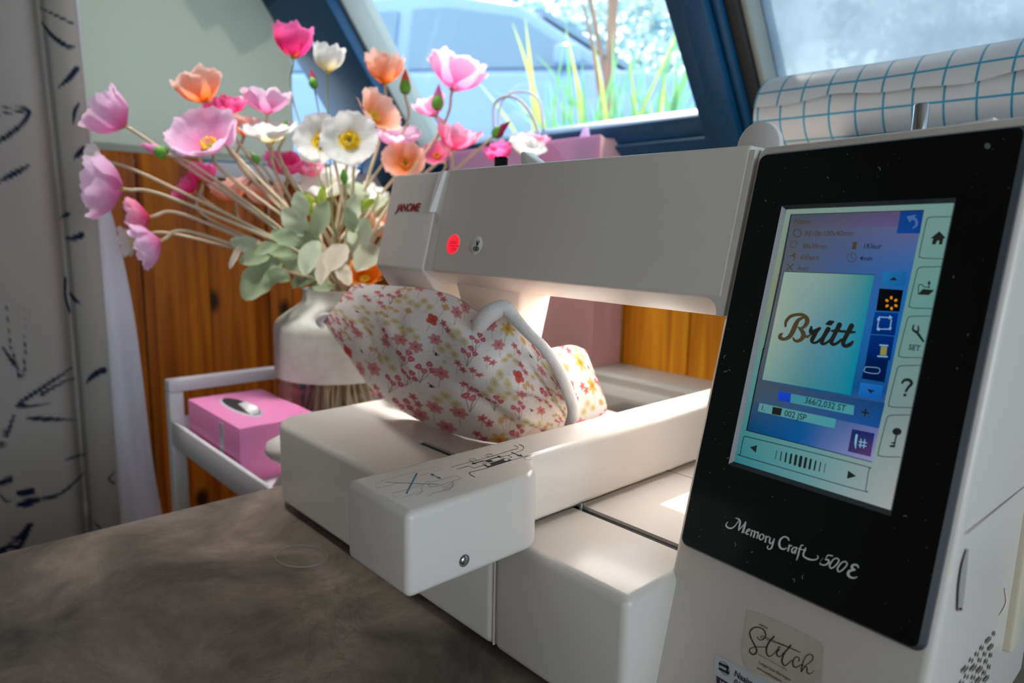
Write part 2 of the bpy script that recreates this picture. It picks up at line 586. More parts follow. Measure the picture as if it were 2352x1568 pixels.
pbr('dust', (0.50, 0.52, 0.54), .9)
pbr('car_paint', (0.16, 0.30, 0.56), .12, spec=.8, coat=.6)
pbr('car_paint_white', (0.75, 0.78, 0.82), .15, coat=.6)
pbr('car_glass', (0.09, 0.19, 0.28), .05, spec=.9)
pbr('tyre', (0.02, 0.02, 0.02), .8)
pbr('bark', (0.30, 0.17, 0.11), .9, var=(12, .3))
pbr('asphalt', (0.42, 0.46, 0.48), .9, var=(3, .15))
pbr('led', (1, 1, 1), .5, emit=((1.0, .93, .85), 6.0))
pbr('cardboard_white', (0.55, 0.55, 0.55), .8)
sheet('petal', .5)
sheet('leaf_sheet', .4)
sheet('blade', .5)
sheet('foliage', .45)
sheet('floral_print', .12)
sheet('curtain_print', .22)
sheet('curtain_lining', .45, color=(.74, .77, .88))
sheet('tissue_paper', .4, color=(.8, .8, .82))
emis('screen', None, .88); emis('screen_brown', (0.060, 0.044, 0.020)); emis('screen_ink', (0.012, 0.014, 0.012))

# ================================================================== STRUCTURE
XL, YW = -1.6, 1.0               # left wall, window wall
FLOOR, CEIL = -0.75, 1.55
SILL_Z = 0.40
TS = math.tan(math.radians(54.5))


def slope_y(z): return YW - (z - SILL_Z) / TS      # sloping glazing plane


def struct(name, vf, mat, parent=None, **kw):
    o = mk(name, vf[0], vf[1], mat, parent, **kw)
    if parent is None: o['kind'] = 'structure'
    return o


struct('floor', box(XL - .1, 2.0, -2.2, YW + .1, FLOOR - .05, FLOOR), MAT['floor_wood'])
struct('ceiling', box(XL - .1, 2.0, -2.2, slope_y(CEIL) + .02, CEIL, CEIL + .05), MAT['ceiling_white'])
struct('wall_front', box(XL - .1, 2.0, -2.25, -2.2, FLOOR, CEIL), MAT['room_wall'])
# right wall with its window opening
wr = struct('wall_right', join([box(2.0, 2.06, -2.2, -1.2, FLOOR, CEIL), box(2.0, 2.06, .4, 1.0, FLOOR, .6), box(2.0, 2.06, -1.2, .4, FLOOR, 0.05),
                                box(2.0, 2.06, -1.2, .4, 1.2, CEIL), box(2.0, 2.06, .4, .45, .6, 1.0)]), MAT['room_wall'])
# left wall: backing, planks and plaster
wl = struct('wall_left', join([box(XL - .08, XL - .012, -2.2, YW + .06, FLOOR, SILL_Z - .001), box(XL - .08, XL - .006, -2.2, -.12, SILL_Z - .03, CEIL),
                               box(XL - .08, XL, -.12, .62, .98, CEIL)]), MAT['plaster'])
rnd = random.Random(4)
PW = 0.138


def plank_mesh(horizontal_axis, top):
    t = .014
    if horizontal_axis == 'y':
        return box(0, t, .0015, PW - .0015, FLOOR, top, .003, 2)
    return box(.0015, PW - .0015, -t, 0, FLOOR, top, .003, 2)


def plank(src, parent, loc):
    me = src
    o = bpy.data.objects.new('plank', me)
    col.objects.link(o)
    o.parent = parent
    o.location = np.array(loc) - origin(parent)


def planks(parent, axis, a0, a1, fixed, top=SILL_Z - .03):
    v, f = plank_mesh(axis, top)
    me = bpy.data.meshes.new('plank'); me.from_pydata(v, [], f); me.materials.append(MAT['wood' if axis == 'y' else 'wood_lit']); me.shade_smooth(); me.set_sharp_from_angle(angle=.5)
    a = a0
    while a < a1 - .01:
        plank(me, parent, (fixed, a, 0) if axis == 'y' else (a, fixed, 0))
        a += PW


SILL_Y0 = onX(491, 388, XL + .065)[1]
NPL = 7
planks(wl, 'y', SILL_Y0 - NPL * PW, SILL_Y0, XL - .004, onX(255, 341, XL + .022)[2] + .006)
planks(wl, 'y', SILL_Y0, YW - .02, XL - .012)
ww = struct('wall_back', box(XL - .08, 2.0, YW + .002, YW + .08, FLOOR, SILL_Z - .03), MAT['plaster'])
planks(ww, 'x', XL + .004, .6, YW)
# sills
struct('trim_1', box(XL - .03, XL + .065, SILL_Y0, YW - .005, SILL_Z - .03, SILL_Z + .004, .004), MAT['sill_white'], smooth=40)
struct('trim_2', box(XL + .067, .9, YW - .03, YW + .06, SILL_Z - .03, SILL_Z - .006, .003), MAT['navy_frame'], smooth=40)
# moulded cream ledge along the window wall
led_prof = [(YW - .0145, -.06), (YW - .0145, .0355), (.900, .0355), (.893, .030), (.893, .018), (.884, .014), (.877, .004), (.877, -.06)]
struct('trim_3', prism(led_prof, -1.15, -.30, lambda a, b, t: (t, a, b), .0015, 2), MAT['ledge_cream'], smooth=30)


def slopebar(x0, x1, s0, s1, d0, d1, r=.004):
    """bar lying along the sloping glazing: x range, distance up the slope s, depth d into the room (normal)"""
    ux = np.array([0, -math.cos(math.radians(54.5)), math.sin(math.radians(54.5))])
    nx = np.array([0, -math.sin(math.radians(54.5)), -math.cos(math.radians(54.5))])   # into the room
    b0 = np.array([0, YW, SILL_Z - .006])
    c = []
    for s in (s0, s1):
        for x, d in ((x0, d0), (x1, d0), (x1, d1), (x0, d1)):
            c.append(b0 + np.array([x, 0, 0]) + ux * s + nx * d)
    return hexa(c, r, 2)


# x positions of the frame members read at the foot of the slope
def slope_hit(px, py, d=0.0):
    nx = np.array([0, -math.sin(math.radians(54.5)), -math.cos(math.radians(54.5))])
    b0 = np.array([0, YW, SILL_Z - .006]) + nx * d
    r_ = ray(px, py)
    t = ((b0 - CAM) @ nx) / (r_ @ nx)
    p = CAM + r_ * t
    ux = np.array([0, -math.cos(math.radians(54.5)), math.sin(math.radians(54.5))])
    return p, (p - b0) @ ux


def sx(px, py): return slope_hit(px, py)[0][0]


mullL, mullR = sx(1598, 160), sx(1762, 160)
mull1, mull2 = sx(1636, 160), sx(1695, 160)
jambR, jambL = sx(890, 160), sx(735, 160)
SLEN = slope_hit(680, 0)[1] + .06
w1 = struct('window_1', slopebar(XL - .05, 1.9, -.01, .045, -.05, .02), MAT['navy_frame'], smooth=40)
FR = MAT['navy_frame']
struct('bottom_rail', slopebar(jambR - .03, mullL + .01, .04, .078, -.019, .012), FR, w1, smooth=40)
struct('corner_post', slopebar(jambL, jambR - .012, -.01, SLEN, -.06, .045, .006), FR, w1, smooth=40)
struct('jamb', slopebar(jambR - .012, jambR, .04, SLEN, -.05, .02), MAT['gasket_pale'], w1, smooth=40)
struct('mullion', slopebar(mullL, mull1, -.01, SLEN, -.05, .028), FR, w1, smooth=40)
struct('mullion', slopebar(mull1 + .002, mull2, -.01, SLEN, -.05, .040), FR, w1, smooth=40)
struct('mullion', slopebar(mull2 + .002, mullR - .028, -.01, SLEN, -.05, .028), FR, w1, smooth=40)
struct('seal', slopebar(mullR - .028, mullR - .010, .04, SLEN, -.05, .020), MAT['seal_black'], w1, smooth=40)
struct('seal', slopebar(mullR - .010, mullR, .055, SLEN, -.05, .012), MAT['gasket_pale'], w1, smooth=40)
struct('bottom_rail', slopebar(mullR, 1.9, .04, .078, -.019, .012), FR, w1, smooth=40)
struct('top_rail', slopebar(XL - .05, 1.9, SLEN - .05, SLEN + .05, -.06, .045), FR, w1, smooth=40)
struct('ceiling', slopebar(XL - .08, 2.0, SLEN + .05, 1.46, -.05, .03, 0), MAT['ceiling_white'])  # unseen roof slope, added to cut sky light and keep sun off the table
struct('pane', slopebar(jambR, mullL, .05, SLEN, -.026, -.020, 0), MAT['pane_clear'], w1)
struct('pane', slopebar(mullR, 1.9, .05, SLEN, -.026, -.020, 0), MAT['pane_misted'], w1)
# left wall window with its pane, beyond the blind
w2 = struct('window_2', join([box(XL - .07, XL - .02, -.12, -.085, SILL_Z, .98, .004), box(XL - .07, XL - .02, -.085, YW - .03, SILL_Z + .003, SILL_Z + .03, .004)]), FR, smooth=40)
pz = 1.0
struct('pane', ([(XL - .05, -.085, SILL_Z + .02), (XL - .05, YW + .02, SILL_Z + .02), (XL - .05, slope_y(.98) + .05, .98), (XL - .05, -.085, .98),
                 (XL - .045, -.085, SILL_Z + .02), (XL - .045, YW + .02, SILL_Z + .02), (XL - .045, slope_y(.98) + .05, .98), (XL - .045, -.085, .98)],
                [(0, 1, 2, 3), (7, 6, 5, 4), (0, 4, 5, 1), (1, 5, 6, 2), (2, 6, 7, 3), (3, 7, 4, 0)]), MAT['pane_clear'], w2)

# ================================================================== ADDED PENDANT FILL LAMP
def pendant(x, y, z):
    root = thing('added_fill_lamp', 'unseen white pendant lamp, added above the trolley to light the flowers', 'lamp', (x, y, z))
    mk('cord', *tube([(x, y, z + .10), (x, y, CEIL)], .003, 8, 1, False), MAT['black_matt'], root)
    mk('lamp_shade', *lathe([(.02, z + .11), (.035, z + .10), (.13, z + .01), (.135, z), (.128, z + .005), (.03, z + .095)], (x, y, 0), 40, cap=False), MAT['trolley_white'], root, smooth=60)
    mk('bulb', *lathe([(.004, z + .028), (.024, z + .036), (.030, z + .052), (.022, z + .074), (.014, z + .094)], (x, y, 0), 20), MAT['led'], root, smooth=180)
    light('flower_fill_light', 'AREA', 1.7, (1.0, .97, .94), (x, y, z + .015), (x + .02, y + .25, .2), shape='DISK', size=.2, spread=math.radians(62))  # added fill for the flowers, hung above the view


pendant(-.98, .22, 1.12)
# ================================================================== ROLLER BLIND
rb = thing('roller_blind', 'plain grey-white roller blind pulled down over the left window', 'blind', (XL + .03, .4, .41))
y1b = onX(671, 200, XL + .022)[1]
z0b = onX(255, 341, XL + .022)[2]
mk('blind_fabric', *box(XL + .019, XL + .0215, -.15, y1b, z0b, 1.46), MAT['blind_fabric'], rb)
mk('hem_bar', *box(XL + .016, XL + .026, -.15, y1b, z0b - .004, z0b + .010, .002), MAT['blind_fabric'], rb, smooth=40)
mk('roller_tube', *lathe([(.022, -.16), (.022, y1b + .01)], (XL + .028, 0, 1.475), 20, (0, 1, 0)), MAT['trolley_white'], rb, smooth=40)
# ================================================================== TABLE
tb = thing('work_table', 'work table with a mottled grey-brown stone-look top', 'table', (.15, .1, FLOOR))
TE = -0.669
mk('tabletop', *box(TE, 1.0, -.62, .872, -.030, 0.0, .0015, 2), MAT['table'], tb, smooth=40)
for lx in (TE + .07, .93):
    for ly in (-.55, .80):
        mk('leg', *box(lx - .025, lx + .025, ly - .025, ly + .025, FLOOR, -.03, .003), MAT['trolley_white'], tb, smooth=40)
loop = [onZ(645 + 47 + 58 * math.cos(t) * 1.03, 1277 + 25 * math.sin(t), .0006) for t in np.linspace(0, 2 * math.pi, 40)]
tag(mk('thread_loop', *tube(loop, .00035, 5, 1, False), MAT['thread_clear']), 'loose loop of fine thread lying on the tabletop', 'thread')

# ================================================================== EMBROIDERY MACHINE
em = thing('embroidery_machine', 'large white embroidery machine with a touch screen on the table', 'sewing machine', (-.33, .40, 0))
PL = MAT['plastic']
BT = .0845
# --- bed: rounded front-left corner, real slot cut across the top
plan = [(-.1955, .266), (-.1955, .56), (-.640, .56), (-.6385, .40)]
for k in range(9):
    a = math.radians(180 + 90 * k / 8)
    plan.append((-.604 + .0315 * math.cos(a), .298 + .0325 * math.sin(a)))


def bevel_top(poly, z0, z1, r):
    n = len(poly)
    v = [(x, y, z0) for x, y in poly] + [(x, y, z1) for x, y in poly]
    f = [list(range(n))[::-1], list(range(n, 2 * n))] + [(i, (i + 1) % n, n + (i + 1) % n, n + i) for i in range(n)]
    return bevel_all(v, f, r, 4, 30)


def clip_x(poly, x0, x1):
    def half(p, c, sgn):
        out = []
        for i in range(len(p)):
            a, b = p[i], p[(i + 1) % len(p)]
            ia, ib = sgn * (a[0] - c) >= 0, sgn * (b[0] - c) >= 0
            if ia: out.append(a)
            if ia != ib:
                t = (c - a[0]) / (b[0] - a[0]); out.append((c, a[1] + t * (b[1] - a[1])))
        return out
    return half(half(poly, x0, 1), x1, -1)


def cut(o, cutters):
    for v, f in cutters:
        me = bpy.data.meshes.new('cutter'); me.from_pydata([tuple(np.array(p) - origin(em)) for p in v], [], f)
        c = bpy.data.objects.new('cutter', me); col.objects.link(c); c.location = em.location
        m = o.modifiers.new('cut', 'BOOLEAN'); m.operation = 'DIFFERENCE'; m.object = c; m.solver = 'EXACT'
        bpy.context.view_layer.update()
        dg = bpy.context.evaluated_depsgraph_get()
        nm = bpy.data.meshes.new_from_object(o.evaluated_get(dg))
        o.modifiers.clear()
        o.data = nm
        bpy.data.objects.remove(c)


SY0, SY1 = .3335, .3415
bedL = mk('bed', *bevel_top(clip_x(plan, -.70, -.3006), .006, BT, .0055), PL, em, smooth=35)
bedR = mk('bed', *bevel_top(clip_x(plan, -.2998, -.1), .006, BT, .0055), PL, em, smooth=35)
cutter = box(-.483, -.1, SY0, SY1, .040, .2)
cut(bedL, [cutter]); cut(bedR, [cutter])
for o in (bedL, bedR):
    o.data.shade_smooth(); o.data.set_sharp_from_angle(angle=math.radians(35))
mk('slot_floor', *box(-.483, -.2, SY0 + .0003, SY1 - .0003, .038, .0822), MAT['black_matt'], em)
mk('bed_seam', *box(-.3007, -.2997, .2668, .559, .008, BT - .001), MAT['plastic_light'], em)
mk('bed_seam', *box(-.2985, -.205, .4468, .4474, BT - .0005, BT + .0001), MAT['plastic_seam'], em)
for fx, fy in ((-.58, .31), (-.24, .31), (-.58, .52), (-.12, .46)):
    mk('rubber_foot', *lathe([(.012, 0), (.012, .0065)], (fx, fy, 0), 16), MAT['black_matt'], em)
mk('carriage_guide_pin', *lathe([(.0022, .078), (.0022, .0885)], (-.291, .3375, 0), 12), MAT['steel'], em, smooth=40)

# --- embroidery carriage
CT = .134
cplan = [(-.3225, .1765), (-.2625, .1765), (-.2625, .2605), (-.2668, .2690), (-.2835, .2800), (-.288, .2900), (-.288, .545), (-.3225, .545)]
ca = mk('carriage', *bevel_all([(x, y, .0885) for x, y in cplan] + [(x, y, CT) for x, y in cplan],
                               [list(range(8))[::-1], list(range(8, 16))] + [(i, (i + 1) % 8, 8 + (i + 1) % 8, 8 + i) for i in range(8)], .0042, 5, 25), PL, em, smooth=60)
sc_ = onX(1066, 1287, -.2625)
mk('screw_recess', *lathe([(.0034, -.001), (.0034, .0003), (.0028, .0003), (.0026, -.001)], sc_, 20, (1, 0, 0)), MAT['plastic_seam'], ca)
mk('screw', *lathe([(.0027, -.001), (.0026, .0001), (.0018, .0007), (.0006, .0009)], sc_, 20, (1, 0, 0)), MAT['steel'], ca, smooth=50)
zt = on(2, CT + .00012)
# printed hoop-arm diagrams on the carriage
dA = [[(1037, 1071, .8), (1110, 1046, .8), (1165, 1030, .8), (1182, 1025, 1), (1189, 1028, 1.2), (1188, 1033, 1)],
      ]
c7 = lambda L: L
D1 = [[(290, 880, 5), (1000, 690, 6), (1350, 580, 7), (1470, 550, 8), (1480, 515, 10), (1415, 495, 8)],
      [(1510, 470, 8), (1585, 510, 12), (1570, 570, 10), (1450, 620, 6), (1310, 668, 6)],
      [(1205, 690, 6), (1310, 665, 6)], [(1310, 668, 6), (1380, 700, 6)], [(1380, 700, 6), (1300, 730, 6)],
      [(385, 920, 6), (600, 858, 7)], [(600, 858, 6), (690, 898, 6)], [(690, 898, 6), (880, 845, 6)],
      [(1895, 612, 6), (1380, 755, 6), (930, 895, 7), (680, 960, 9), (610, 985, 14), (640, 1020, 12), (715, 1060, 9)],
      [(1370, 612, 14), (1510, 672, 14)], [(870, 765, 16), (720, 805, 16)], [(990, 735, 14), (1140, 695, 14)]]
mk('hoop_arm_diagram', *join([strokes(D1, zt, 1000, 960, 7.84),
                              pxpoly([(870, 845), (1260, 720), (1390, 755), (940, 885)], zt, 1000, 960, 7.84),
                              pxpoly([(880, 762), (975, 738), (1050, 775), (955, 800)], zt, 1000, 960, 7.84),
                              pxpoly([(640, 830), (680, 790), (750, 825)], zt, 1000, 960, 7.84),
                              pxpoly([(1200, 690), (1110, 670), (1150, 712)], zt, 1000, 960, 7.84),
                              pxpoly([(1575, 688), (1460, 680), (1545, 650)], zt, 1000, 960, 7.84)]), MAT['print_dark'], ca)
ztu = on(2, CT + .0002)
ringl = lambda cx_, cy_, rx, ry, w: [(cx_ + rx * math.cos(t), cy_ + ry * math.sin(t), w) for t in np.linspace(0, 2 * math.pi, 13)]
mk('hoop_arm_rings', *join([strokes([ringl(675, 750, 62, 24, 6), ringl(970, 668, 62, 24, 6), ringl(1660, 722, 62, 24, 6), ringl(885, 818, 32, 18, 6), ringl(1205, 725, 30, 18, 6)], ztu, 1000, 960, 7.84)]), MAT['print_dark'], ca)
mk('hoop_arm_dots', *join([pxpoly([(955 + 45 * math.cos(t), 838 + 22 * math.sin(t)) for t in np.linspace(0, 6.28, 16)], ztu, 1000, 960, 7.84),
                           pxpoly([(1275 + 42 * math.cos(t), 748 + 20 * math.sin(t)) for t in np.linspace(0, 6.28, 16)], ztu, 1000, 960, 7.84)]), PL, ca)
S10 = 10.69
hand = [[(270, 602, 9), (900, 632, 9), (1570, 660, 11)],
        ]
bar = [[(1040, 400, 38), (790, 875, 38)]]
out_ = [[(430, 880, 5), (770, 795, 5), (1190, 670, 6)], [(415, 915, 5), (570, 1010, 6)], [(680, 985, 5), (950, 905, 5)],
        [(1250, 640, 8), (1275, 600, 8), (1320, 585, 8), (1360, 605, 8), (1355, 635, 8)],
        [(1380, 615, 6), (1700, 530, 6), (1960, 455, 6), (2010, 460, 6), (2140, 518, 8)], [(2140, 518, 7), (1900, 590, 7), (1700, 660, 8), (1500, 710, 9), (1370, 720, 9), (1325, 685, 9), (1335, 640, 8)],
        [(1220, 650, 8), (1190, 700, 8), (1155, 760, 9), (1185, 830, 8), (1130, 880, 6), (1030, 925, 6)], [(1190, 820, 5), (920, 885, 5)],
        [(1930, 590, 9), (1915, 620, 9), (1850, 665, 8), (1640, 735, 6)], [(1940, 655, 9), (1900, 700, 8), (1690, 765, 7)], [(1920, 715, 9), (1850, 765, 8), (1680, 800, 6)],
        [(1850, 770, 9), (1840, 800, 7), (1650, 830, 6), (1430, 885, 6), (1350, 950, 6), (1320, 960, 5)], [(1930, 590, 8), (1945, 660, 8), (1920, 715, 8), (1855, 765, 8)]]
dash = []
for (ax_, ay_), (bx_, by_) in (((170, 570), (1520, 225)), ((1540, 240), (1650, 300)), ((1650, 300), (1090, 455)), ((20, 640), (240, 560)), ((110, 755), (700, 590)), ((20, 700), (110, 755))):
    n = max(2, int(math.hypot(bx_ - ax_, by_ - ay_) / 62))
    for i in range(n):
        t0, t1 = i / n, (i + .6) / n
        dash.append([(ax_ + (bx_ - ax_) * t0, ay_ + (by_ - ay_) * t0, 6), (ax_ + (bx_ - ax_) * t1, ay_ + (by_ - ay_) * t1, 6)])
mk('warning_hand_outline', *strokes(out_ + dash, zt, 860, 1050, S10), MAT['print_grey'], ca)
mk('warning_cross', *join([strokes(hand + bar, ztu, 860, 1050, S10), strokes([[(1420, 420, 14), (1600, 505, 14)]], ztu, 860, 1050, S10),
                           pxpoly([(1375, 400), (1485, 410), (1420, 445)], ztu, 860, 1050, S10), pxpoly([(1645, 520), (1530, 505), (1600, 475)], ztu, 860, 1050, S10)]), MAT['print_blue'], ca)

# --- column with leaning, slightly turned front
dP = np.array([0.9923749, -0.12141278, 0.02123667])
uP = np.array([0.00862625, 0.23968623, 0.97081208])
uP = uP - (uP @ dP) * dP; dP /= np.linalg.norm(dP); uP /= np.linalg.norm(uP)
nP = np.cross(dP, uP)
P0 = np.array([-.197, .312, .100])


def pan(u, v, o=0.0): return P0 + dP * u + uP * v + nP * o


def panplane(off):
    def fn(px, py):
        r_ = ray(px, py)
        return CAM + r_ * (((P0 + nP * off - CAM) @ nP) / (r_ @ nP))
    return fn


def uv(px, py, off=0.0):
    p = panplane(off)(px, py)
    return (p - P0) @ dP, (p - P0) @ uP


FACE = -.0022
vb = lambda u, z: (z - (P0 + dP * u + nP * FACE)[2]) / uP[2]
uL, uR = -.0042, .1302
bl = pan(uL, vb(uL, .006), FACE); br = pan(uR, vb(uR, .006), FACE); tl = pan(uL, .2265, FACE); tr = pan(uR, .2265, FACE)
XR = br[0]
colv = [bl, br, np.array([XR + .002, .50, .006]), np.array([-.2, .50, .006]), tl, tr, np.array([tr[0] + .001, .495, .3225]), np.array([-.2, .495, .3225])]
co = mk('column', *hexa(colv, .0045, 4), PL, em, smooth=50)


# --- black front panel: ring with recessed screen opening
def rrect(u0, u1, v0, v1, r, n=6):
    pts = []
    for cu, cv, a0 in ((u1 - r, v1 - r, 0), (u0 + r, v1 - r, 90), (u0 + r, v0 + r, 180), (u1 - r, v0 + r, 270)):
        for k in range(n + 1):
            a = math.radians(a0 + 90 * k / n)
            pts.append((cu + r * math.cos(a), cv + r * math.sin(a)))
    return pts


su0, sv1 = uv(1797, 472); su1 = uv(2197, 456)[0]; sv0 = uv(1672, 1066)[1]
outer = rrect(0, .1268, .0012, .2215, .0045)
N_ = len(outer)
oi_ = rrect(0.0010, .1244, .0022, .2205, .0036)
inn = rrect(su0, su1, sv0, sv1, .0006)
inn2 = rrect(su0 + .0016, su1 - .0016, sv0 + .0022, sv1 - .0016, .0004)
V = [pan(u, v, -.003) for u, v in outer] + [pan(u, v, -.0006) for u, v in outer] + [pan(u, v, .0004) for u, v in oi_] + [pan(u, v, .0004) for u, v in inn]
Fp = []
for a in range(3):
    for k in range(N_):
        Fp.append((a * N_ + k, a * N_ + (k + 1) % N_, (a + 1) * N_ + (k + 1) % N_, (a + 1) * N_ + k))
sp_ = mk('front_panel', V, Fp[2 * N_:], MAT['black_gloss'], em, smooth=25)
mk('panel_edge', V[:3 * N_], Fp[:2 * N_], MAT['panel_edge'], sp_, smooth=50)
V = [pan(u, v, .0004) for u, v in inn] + [pan(u, v, -.0022) for u, v in inn2]
mk('screen_bevel', V, [(k, (k + 1) % N_, N_ + (k + 1) % N_, N_ + k) for k in range(N_)], MAT['bezel_edge'], sp_, smooth=25)
SO = -.0021
scr = panplane(SO)


def bicol(c, s, t):
    """bilinear over a small colour net c[rows][cols] (sRGB) -> linear"""
    a = np.array([[lin(*x) for x in rw] for rw in c])
    nr, nc = a.shape[:2]
    y, x = t * (nr - 1), s * (nc - 1)
    y0, x0 = np.minimum(y.astype(int), nr - 2), np.minimum(x.astype(int), nc - 2)
    fy, fx = (y - y0)[:, None], (x - x0)[:, None]
    return (a[y0, x0] * (1 - fy) + a[y0 + 1, x0] * fy) * (1 - fx) + (a[y0, x0 + 1] * (1 - fy) + a[y0 + 1, x0 + 1] * fy) * fx


def quadcol(name, pts, colors, parent, off, n=12):
    """four traced corners (TL,TR,BR,BL) filled with a colour net"""
    pl_ = panplane(off)
    P = [pl_(*p) for p in pts]
    s, t = np.meshgrid(np.linspace(0, 1, n), np.linspace(0, 1, n))
    s, t = s.ravel(), t.ravel()
    v = ((1 - s) * (1 - t))[:, None] * P[0] + (s * (1 - t))[:, None] * P[1] + (s * t)[:, None] * P[2] + ((1 - s) * t)[:, None] * P[3]
    return mk(name, v, [f[::-1] for f in grid_faces(n, n)], MAT['screen'], parent, colors=bicol(colors, s, t))


def c1(*p): return [(1650 + a / 3.92, 430 + b / 3.92) for a, b in p]
def c2(*p): return [(1650 + a / 3.92, 800 + b / 3.92) for a, b in p]


G_ = .00012
s0c = [pan(su0 + .0010, sv1 - .0008, SO), None, None, None]
scq = [(su0 + .0010, sv1 - .0010), (su1 - .0010, sv1 - .0010), (su1 - .0010, sv0 + .0014), (su0 + .0010, sv0 + .0014)]
n = 16
s_, t_ = np.meshgrid(np.linspace(0, 1, n), np.linspace(0, 1, n)); s_, t_ = s_.ravel(), t_.ravel()
Pq = [pan(u, v, SO) for u, v in scq]
vq = ((1 - s_) * (1 - t_))[:, None] * Pq[0] + (s_ * (1 - t_))[:, None] * Pq[1] + (s_ * t_)[:, None] * Pq[2] + ((1 - s_) * t_)[:, None] * Pq[3]
ts = mk('touch_screen', vq, [f[::-1] for f in grid_faces(n, n)], MAT['screen'], em,
        colors=bicol([[(126, 150, 138), (122, 150, 142), (112, 148, 142)], [(128, 140, 112), (110, 150, 145), (98, 145, 140)], [(85, 140, 140), (95, 150, 150), (120, 140, 138)], [(40, 120, 130), (95, 145, 150), (160, 165, 162)]], s_, t_))
bl_q = c1((650, 245), (1855, 205)) + c2((1385, 1020), (258, 737))
quadcol('menu_area', bl_q, [[(70, 84, 98), (88, 88, 112), (104, 98, 128)], [(88, 92, 98), (62, 92, 140), (34, 98, 168)], [(90, 92, 95), (40, 100, 150), (22, 98, 172)], [(70, 84, 96), (12, 84, 128), (20, 70, 130)], [(5, 66, 108), (14, 84, 150), (140, 142, 188)]], ts, SO + G_)
quadcol('menu_divider', c2((360, 300), (1500, 490), (1445, 720), (320, 480)), [[(70, 82, 92), (16, 66, 120)], [(60, 84, 104), (22, 78, 150)]], ts, SO + 1.6 * G_, 4)
quadcol('title_bar', c1((655, 245), (1640, 212), (1610, 355), (640, 365)), [[(66, 80, 92), (88, 76, 112)], [(84, 82, 92), (92, 84, 130)]], ts, SO + 2 * G_, 4)
quadcol('back_key', c1((1640, 210), (1850, 205), (1815, 415), (1605, 415)), [[(20, 60, 128), (14, 60, 128)], [(20, 66, 140), (12, 62, 140)]], ts, SO + 2.4 * G_, 3)
quadcol('preview_area', c1((595, 760), (1405, 790)) + c2((1190, 420), (395, 280)), [[(142, 168, 158), (128, 158, 150), (40, 132, 142)], [(150, 168, 150), (96, 142, 156), (18, 132, 160)], [(124, 158, 150), (70, 132, 142), (0, 128, 154)]], ts, SO + 2 * G_)
for nm, pts, cc in (('scroll_key', c1((1490, 755), (1700, 760), (1680, 890), (1465, 885)), [[(34, 112, 170), (24, 96, 160)], [(28, 106, 166), (22, 92, 158)]]),
                    ('pattern_key', c1((1450, 910), (1665, 925), (1630, 1120), (1420, 1110)), [[(10, 16, 24), (6, 8, 14)], [(8, 10, 16), (6, 8, 14)]]),
                    ('trace_key', c1((1410, 1120), (1622, 1130), (1588, 1335), (1372, 1318)), [[(8, 58, 140), (6, 48, 128)], [(4, 40, 112), (4, 36, 100)]]),
                    ('thread_key', c1((1370, 1326), (1584, 1343), (1548, 1560), (1332, 1530)), [[(4, 48, 118), (4, 40, 110)], [(2, 32, 92), (2, 34, 92)]]),
                    ('rotate_key', c2((1335, 80), (1532, 102), (1496, 305), (1290, 270)), [[(2, 32, 84), (2, 28, 78)], [(2, 22, 66), (2, 22, 66)]]),
                    ('scroll_key', c2((1280, 305), (1485, 335), (1460, 470), (1255, 430)), [[(30, 112, 186), (24, 98, 180)], [(22, 96, 172), (18, 88, 168)]]),
                    ('needle_key', c2((1205, 725), (1408, 765), (1370, 975), (1165, 925)), [[(22, 40, 96), (26, 42, 104)], [(52, 48, 96), (84, 58, 96)]]),
                    ('progress_bar', c2((545, 385), (1225, 515), (1215, 600), (535, 465)), [[(60, 134, 148), (70, 146, 156)], [(60, 134, 148), (72, 148, 158)]]),
                    ('thread_row', c2((370, 490), (1060, 635), (1045, 720), (355, 565)), [[(92, 146, 150), (70, 148, 158)], [(92, 146, 150), (70, 148, 158)]])):
    quadcol(nm, pts, cc, ts, SO + 3 * G_, 3)
quadcol('progress_fill', c2((545, 385), (655, 406), (645, 487), (535, 465)), [[(24, 70, 200), (24, 70, 190)], [(24, 60, 190), (24, 60, 180)]], ts, SO + 3.6 * G_, 3)
inkp = panplane(SO + 4.2 * G_)
I = lambda L, o=c1: strokes(L, inkp, 1650, 430 if o is c1 else 800, 3.92, 5)
Pp = lambda pts, o=c1: pxpoly(pts, inkp, 1650, 430 if o is c1 else 800, 3.92)
W5 = 7


def keybox(x0t, y0, x1t, y1, xb0, xb1, o):     # key outline, open to the right
    return I([[(x1t, y0, 6), (x0t + 45, y0 + 4, 7), (x0t + 12, y0 + 22, 7), (x0t, y0 + 55, 7), (xb0, y1 - 40, 7), (xb0 + 12, y1 - 12, 7), (xb0 + 45, y1 - 2, 7), (xb1, y1 + 3, 6)]], o)


